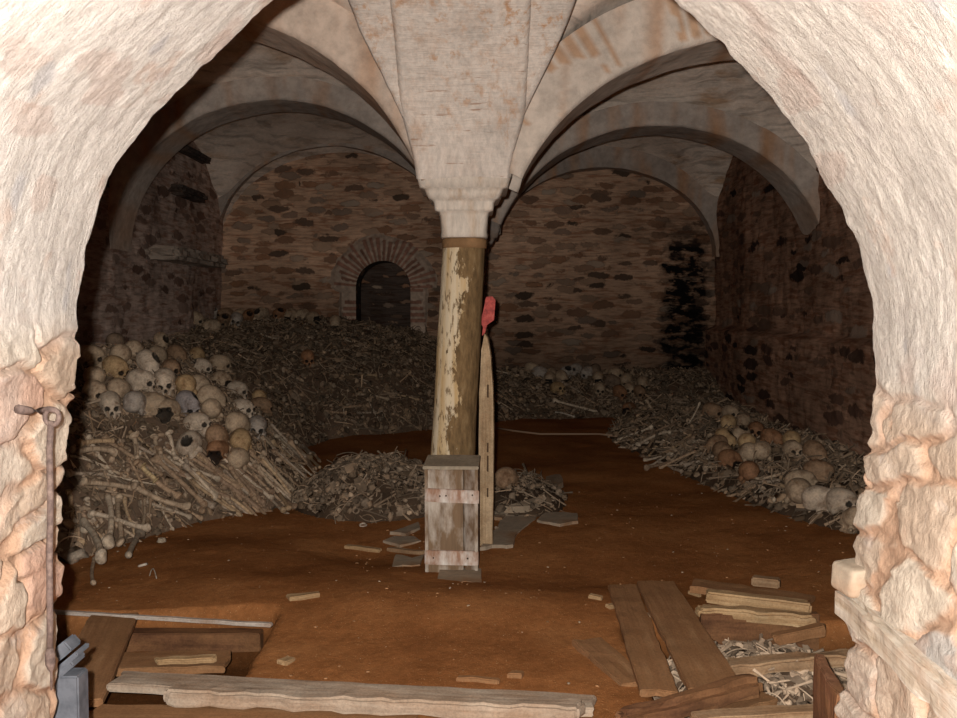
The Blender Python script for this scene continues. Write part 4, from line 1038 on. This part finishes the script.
fan(52, [(205, 462), (250, 470), (300, 478), (312, 486), (298, 500), (262, 504), (220, 502), (200, 500), (175, 480)], 43, 6, (.40, .52), 'tan long bone in the packed sloping fan below the lowest left-heap skulls', 'long bones fanned below the left heap skulls', seed=3)
fan(30, [(262, 425), (285, 430), (318, 458), (318, 470), (300, 474), (270, 455)], 42, 5, (.40, .52), 'straw-coloured long bone in the steep bundle right of the left skull heap', 'long bones bundled at right of the left heap', up=(.02, .09), seed=4)
fan(24, [(80, 450), (150, 448), (205, 470), (205, 505), (165, 512), (150, 480), (75, 478)], lambda x, y: 30 if x > 120 else 10, 30, (.25, .44), 'dusty tan long bone jumbled at the front left of the left heap', 'long bones jumbled at front left', up=(.0, .05), seed=5)
fan(6, [(75, 520), (130, 515), (150, 525), (110, 545), (80, 550)], 70, 30, (.18, .34), 'dusty long bone among the crossed bones by the left jamb', 'bones by the left jamb', up=(.0, .04), seed=15)
fan(44, [(612, 440), (650, 418), (700, 420), (722, 440), (700, 462), (660, 468)], -25, 25, (.25, .42), 'brown long bone in the loose bundle at left end of the right heap', 'long bones at left end of right heap', up=(.0, .05), tint=.9, seed=6)
fan(26, [(700, 465), (760, 460), (800, 480), (800, 505), (740, 495)], 20, 40, (.18, .34), 'brown long bone scattered among skulls of the right heap', 'long bones among right heap skulls', kinds=('thin', 'humerus', 'tibia'), up=(.0, .04), tint=.9, seed=7)
fan(34, [(210, 340), (300, 330), (430, 345), (430, 420), (330, 430), (290, 400)], 20, 45, (.22, .42), 'dim long bone lying loose on the far left bone slope', 'long bones loose on far left slope', up=(.0, .03), tint=.85, seed=8)
fan(24, [(495, 372), (660, 385), (660, 410), (495, 412)], 20, 30, (.22, .42), 'dim long bone lying loose on the bone slope right of column', 'long bones loose on far right slope', up=(.0, .03), tint=.95, seed=9)
bone_px((552, 400), (598, 412), 'tibia', 'pale long bone slanting across far bone slope right of column', BT[2], .04)
bone_px((492, 362), (543, 378), 'thin', 'long grey stick-like bone high on far slope beside the column', BT[2], .04)
bone_px((555, 412), (575, 417), 'thin', 'short whitish bone at foot of the far right slope', (.6, .52, .42), .04)

# ------------------------------------------------------------------ bone rubble: what nobody could count
def rod_t(n=6, N=5, bend=.0, r=.03, knob=1.7):
    V = []
    for i in range(N):
        t = i/(N-1); rr = r*(knob if i in (0, N-1) else 1)
        for k in range(n):
            a = 2*PI*k/n; V.append((t-.5, rr*math.cos(a), rr*math.sin(a)+bend*(1-(2*t-1)**2)))
    return np.array(V), np.vstack([gridfaces(N, n), [[i*n+n-1, i*n, (i+1)*n, (i+1)*n+n-1][::-1] for i in range(N-1)]])
def chunk_t(s):
    V, F = ico(2); V = V*np.array((.5, .38, .28))*(1+.8*vnoise(V[:, 0]*1.7+s, V[:, 1]*1.7, V[:, 2]*1.7))[:, None]; return V, np.hstack([F, F[:, :1]])
def ring_t():
    V, F = tube([(math.cos(a)*.4, math.sin(a)*.4, 0) for a in np.linspace(0, 2*PI, 10, endpoint=False)], .13, 6, True); return V, np.array(F)
def blade_t(s):
    u, v = np.meshgrid(np.linspace(-.5, .5, 5), np.linspace(-.3, .3, 4), indexing='ij')
    z = .12*vnoise(u*3+s, v*3)+.02; V = np.stack([u, v*(1-.8*np.abs(u)), z], -1).reshape(-1, 3); V = np.vstack([V, V-np.array((0, 0, .05))])
    return V, np.vstack([gridfaces(5, 4), gridfaces(5, 4, 20)[:, ::-1]])
TEM = [rod_t(), rod_t(6, 5, .02, .022, 1.3), rod_t(5, 8, .22, .02, 1.0), rod_t(5, 8, .35, .025, 1.0), chunk_t(1), chunk_t(5), ring_t(), blade_t(2), blade_t(7), rod_t(6, 4, 0, .05, 1.5)]
TLEN = [(.10, .26), (.10, .24), (.12, .24), (.10, .2), (.03, .075), (.03, .08), (.04, .06), (.06, .13), (.05, .1), (.05, .12)]
def clean(F):
    return [tuple(dict.fromkeys(f)) for f in F]
def rubble(name, label, hf, bounds, n, probs, bright=1.0, lift=.02, region=None, gres=.04, mound=True, warm=(1, .78, .55), size=1.0, seed=1, steep=.5, mcol=(.10, .062, .038)):
    r = np.random.default_rng(seed); x0, x1, y0, y1 = bounds
    xs, ys = [], []
    while len(xs) < n:
        x = r.uniform(x0, x1, 4000); y = r.uniform(y0, y1, 4000)
        ok = hf(x, y) > -.5
        # only where this heap is the top surface
        ok &= hf(x, y) >= np.max(np.stack([q(x, y) for q in HEAPS]), 0)-1e-6
        if region is not None: ok &= region(x, y)
        xs += x[ok].tolist(); ys += y[ok].tolist()
        if len(xs) == 0: break
    xs = np.array(xs[:n]); ys = np.array(ys[:n]); z = ground(xs, ys)
    e = .03; gxn = (ground(xs+e, ys)-ground(xs-e, ys))/(2*e); gyn = (ground(xs, ys+e)-ground(xs, ys-e))/(2*e)
    Vs, Fs, Cs, o = [], [], [], 0
    for i in range(len(xs)):
        k = r.choice(len(TEM), p=probs); V, F = TEM[k]; L = r.uniform(*TLEN[k])*size*r.uniform(.8, 1.2)
        nrm = Vector((-gxn[i], -gyn[i], 1)).normalized()
        q = nrm.to_track_quat('Z', 'Y').to_matrix() @ Matrix.Rotation(r.uniform(0, 2*PI), 3, 'Z') @ Matrix.Rotation(r.normal(0, .35*steep*2), 3, 'Y') @ Matrix.Rotation(r.uniform(0, 2*PI) if k not in (7, 8) else r.normal(0, .5), 3, 'X')
        W = (V*L) @ np.array(q).T+np.array((xs[i], ys[i], z[i]+r.uniform(-.01, lift)))
        b = bright*(.25+.75*r.random()**1.3)
        if r.random() < .05: b *= 1.7
        tone = np.array((.53, .385, .265))*b
        tone = tone*(1-.5*r.random()*(1-np.array(warm)))
        c = tone[None]*(1+.25*vnoise(V[:, 0]*6+i, V[:, 1]*6, V[:, 2]*6))[:, None]
        Vs.append(W); Cs.append(c); Fs.append(F+o); o += len(V)
    faces = []
    for F in Fs: faces += clean(F.tolist())
    if mound:
        nx = max(4, int((x1-x0)/gres)); ny = max(4, int((y1-y0)/gres)); X, Y = np.meshgrid(np.linspace(x0, x1, nx), np.linspace(y0, y1, ny), indexing='ij')
        H = hf(X, Y); Z = np.where(H > 0, ground(X, Y)+.018*fbm(X*20, Y*20, 3, 3), floor_h(X, Y)-.06)
        F = gridfaces(nx, ny); hh = (H.reshape(-1) > 0)[F].any(1); F = F[hh]
        used = np.unique(F); mp = -np.ones(nx*ny, int); mp[used] = np.arange(len(used))
        V = np.stack([X, Y, Z], -1).reshape(-1, 3)[used]; Vs.append(V); Cs.append(np.array(mcol)[None]*bright*(1+.5*fbm(V[:, 0]*12, V[:, 1]*12, 5, 3))[:, None]); faces += [tuple(f) for f in (mp[F]+o).tolist()]
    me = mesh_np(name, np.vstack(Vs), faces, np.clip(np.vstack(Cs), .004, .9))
    ob = link(name, me, M['bits']); return tag(ob, label, 'bones', None, 'stuff')
PR = np.array([.16, .14, .14, .09, .15, .12, .06, .05, .05, .04]); PR = PR/PR.sum()
PP_ = np.array([.12, .14, .06, .05, .10, .08, .02, .22, .17, .04]); PP_ = PP_/PP_.sum()
PF = np.array([.08, .08, .12, .12, .2, .16, .08, .06, .06, .04]); PF = PF/PF.sum()
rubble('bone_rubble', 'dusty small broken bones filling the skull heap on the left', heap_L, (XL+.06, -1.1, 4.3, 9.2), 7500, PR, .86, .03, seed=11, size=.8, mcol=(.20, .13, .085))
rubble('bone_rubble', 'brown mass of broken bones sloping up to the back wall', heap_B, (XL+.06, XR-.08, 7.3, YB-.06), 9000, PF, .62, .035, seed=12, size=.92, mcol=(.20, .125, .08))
rubble('bone_rubble', 'small broken bones in the low heap along the right wall', heap_R, (1.2, XR-.14, 4.9, 10.5), 4200, PR, .66, .03, seed=13)
rubble('bone_rubble', 'small mound of grey bone fragments left behind the column', heap_C, (-1.25, -.08, 5.6, 6.7), 1700, PF, .70, .05, seed=14, size=.85, gres=.025, warm=(1, .82, .64))
rubble('bone_rubble', 'little mound of bone fragments right behind the upright plank', heap_D, (-.12, .62, 5.75, 6.65), 380, PF, .62, .04, seed=15, size=.8, gres=.025, warm=(1, .82, .64))
rubble('bone_rubble', 'pale bone fragments lying in the hole among the right planks', heap_P, (.60, 1.56, 2.9, 3.82), 1300, PP_, 1.25, .03, seed=16, size=.68, gres=.025, warm=(1, .93, .86))

def crumbs():
    r = np.random.default_rng(5); Vs, Fs, Cs, o = [], [], [], 0
    px, py = r.uniform(-2.0, 2.0, 1500), r.uniform(3.0, 6.6, 1500)
    ok = (np.max(np.stack([h(px, py) for h in HEAPS]), 0) < -.5) & (floor_h(px, py, False)-floor_h(px, py) < .02)
    for x, y in list(zip(px[ok], py[ok]))[:620]:
        V, F = CH[r.integers(2)]; L = .005+.016*r.random()**5; W = V*L*np.array((1, 1, .8))
        a = r.uniform(0, 6.28); c_, s__ = math.cos(a), math.sin(a); W = np.stack([W[:, 0]*c_-W[:, 1]*s__+x, W[:, 0]*s__+W[:, 1]*c_+y, W[:, 2]+float(floor_h(x, y))+.002], 1)
        Vs.append(W); Fs += [tuple(f+o) for f in F]; o += len(V); b = r.uniform(.6, 1.3)
        Cs.append(np.repeat((np.array((.36, .18, .08)) if r.random() < .85 else np.array((.46, .34, .22)))[None]*b, len(V), 0))
    ob = link('earth_crumbs', mesh_np('earth_crumbs', np.vstack(Vs), Fs, np.vstack(Cs)), M['bits']); tag(ob, 'small crumbs of earth and bone scattered over the bare ground', 'crumbs', None, 'stuff')
CH = []
for s_0 in (1, 5):
    V, F = ico(1); CH.append((V*np.array((.5, .38, .28))*(1+.6*vnoise(V[:, 0]*1.7+s_0, V[:, 1]*1.7, V[:, 2]*1.7))[:, None], F))
crumbs()

# a few single bits on bare earth
def bit(px, py, k, L, label, tone, up=.008):
    V, F = TEM[k]; me = mesh_np('bone_fragment', V*L, clean(F.tolist()), np.ones((len(V), 3))); o = link('bone_fragment', me, M['bone'])
    o.location = gp(px, py, up); o.rotation_euler = (random.uniform(-.3, .3), random.uniform(-.3, .3), random.uniform(0, 6)); o.color = (*tone, 1); tag(o, label, 'bone')
bit(143, 565, 6, .05, 'small pale vertebra alone on earth below the left bones', (.55, .47, .38)); bit(153, 577, 3, .11, 'curved bone fragment on earth below the lone vertebra', (.42, .36, .28))
bit(162, 541, 4, .06, 'small bone knob on earth at right of the crossed bones', (.45, .36, .26)); bit(363, 525, 6, .05, 'tiny ring-shaped bone on earth left of crate', (.45, .36, .28))
bit(62+12, 556, 4, .16, 'broad hip bone fragment lying by the left jamb', (.40, .32, .24), .03)
bit(497, 528, 4, .04, 'small bone piece at edge of the large grey slab', (.4, .3, .22)); bit(450, 588, 4, .012, 'tiny pebble on the earth before the crate', (.5, .4, .3))

# ------------------------------------------------------------------ light: a camera flash beside the lens
ld = bpy.data.lights.new('flash', 'POINT'); ld.energy = 620; ld.shadow_soft_size = .012; ld.color = (1.0, .955, .90)
lo = bpy.data.objects.new('flash', ld); C.objects.link(lo); lo.location = (-.045, -.02, CAMZ+.035)
w = bpy.data.worlds.new('world'); bpy.context.scene.world = w; w.use_nodes = True
w.node_tree.nodes['Background'].inputs[0].default_value = (.9, .8, .7, 1); w.node_tree.nodes['Background'].inputs[1].default_value = .02
sc = bpy.context.scene
sc.view_settings.view_transform = 'Standard'; sc.view_settings.look = 'None'; sc.view_settings.exposure = 0; sc.view_settings.gamma = 1.06
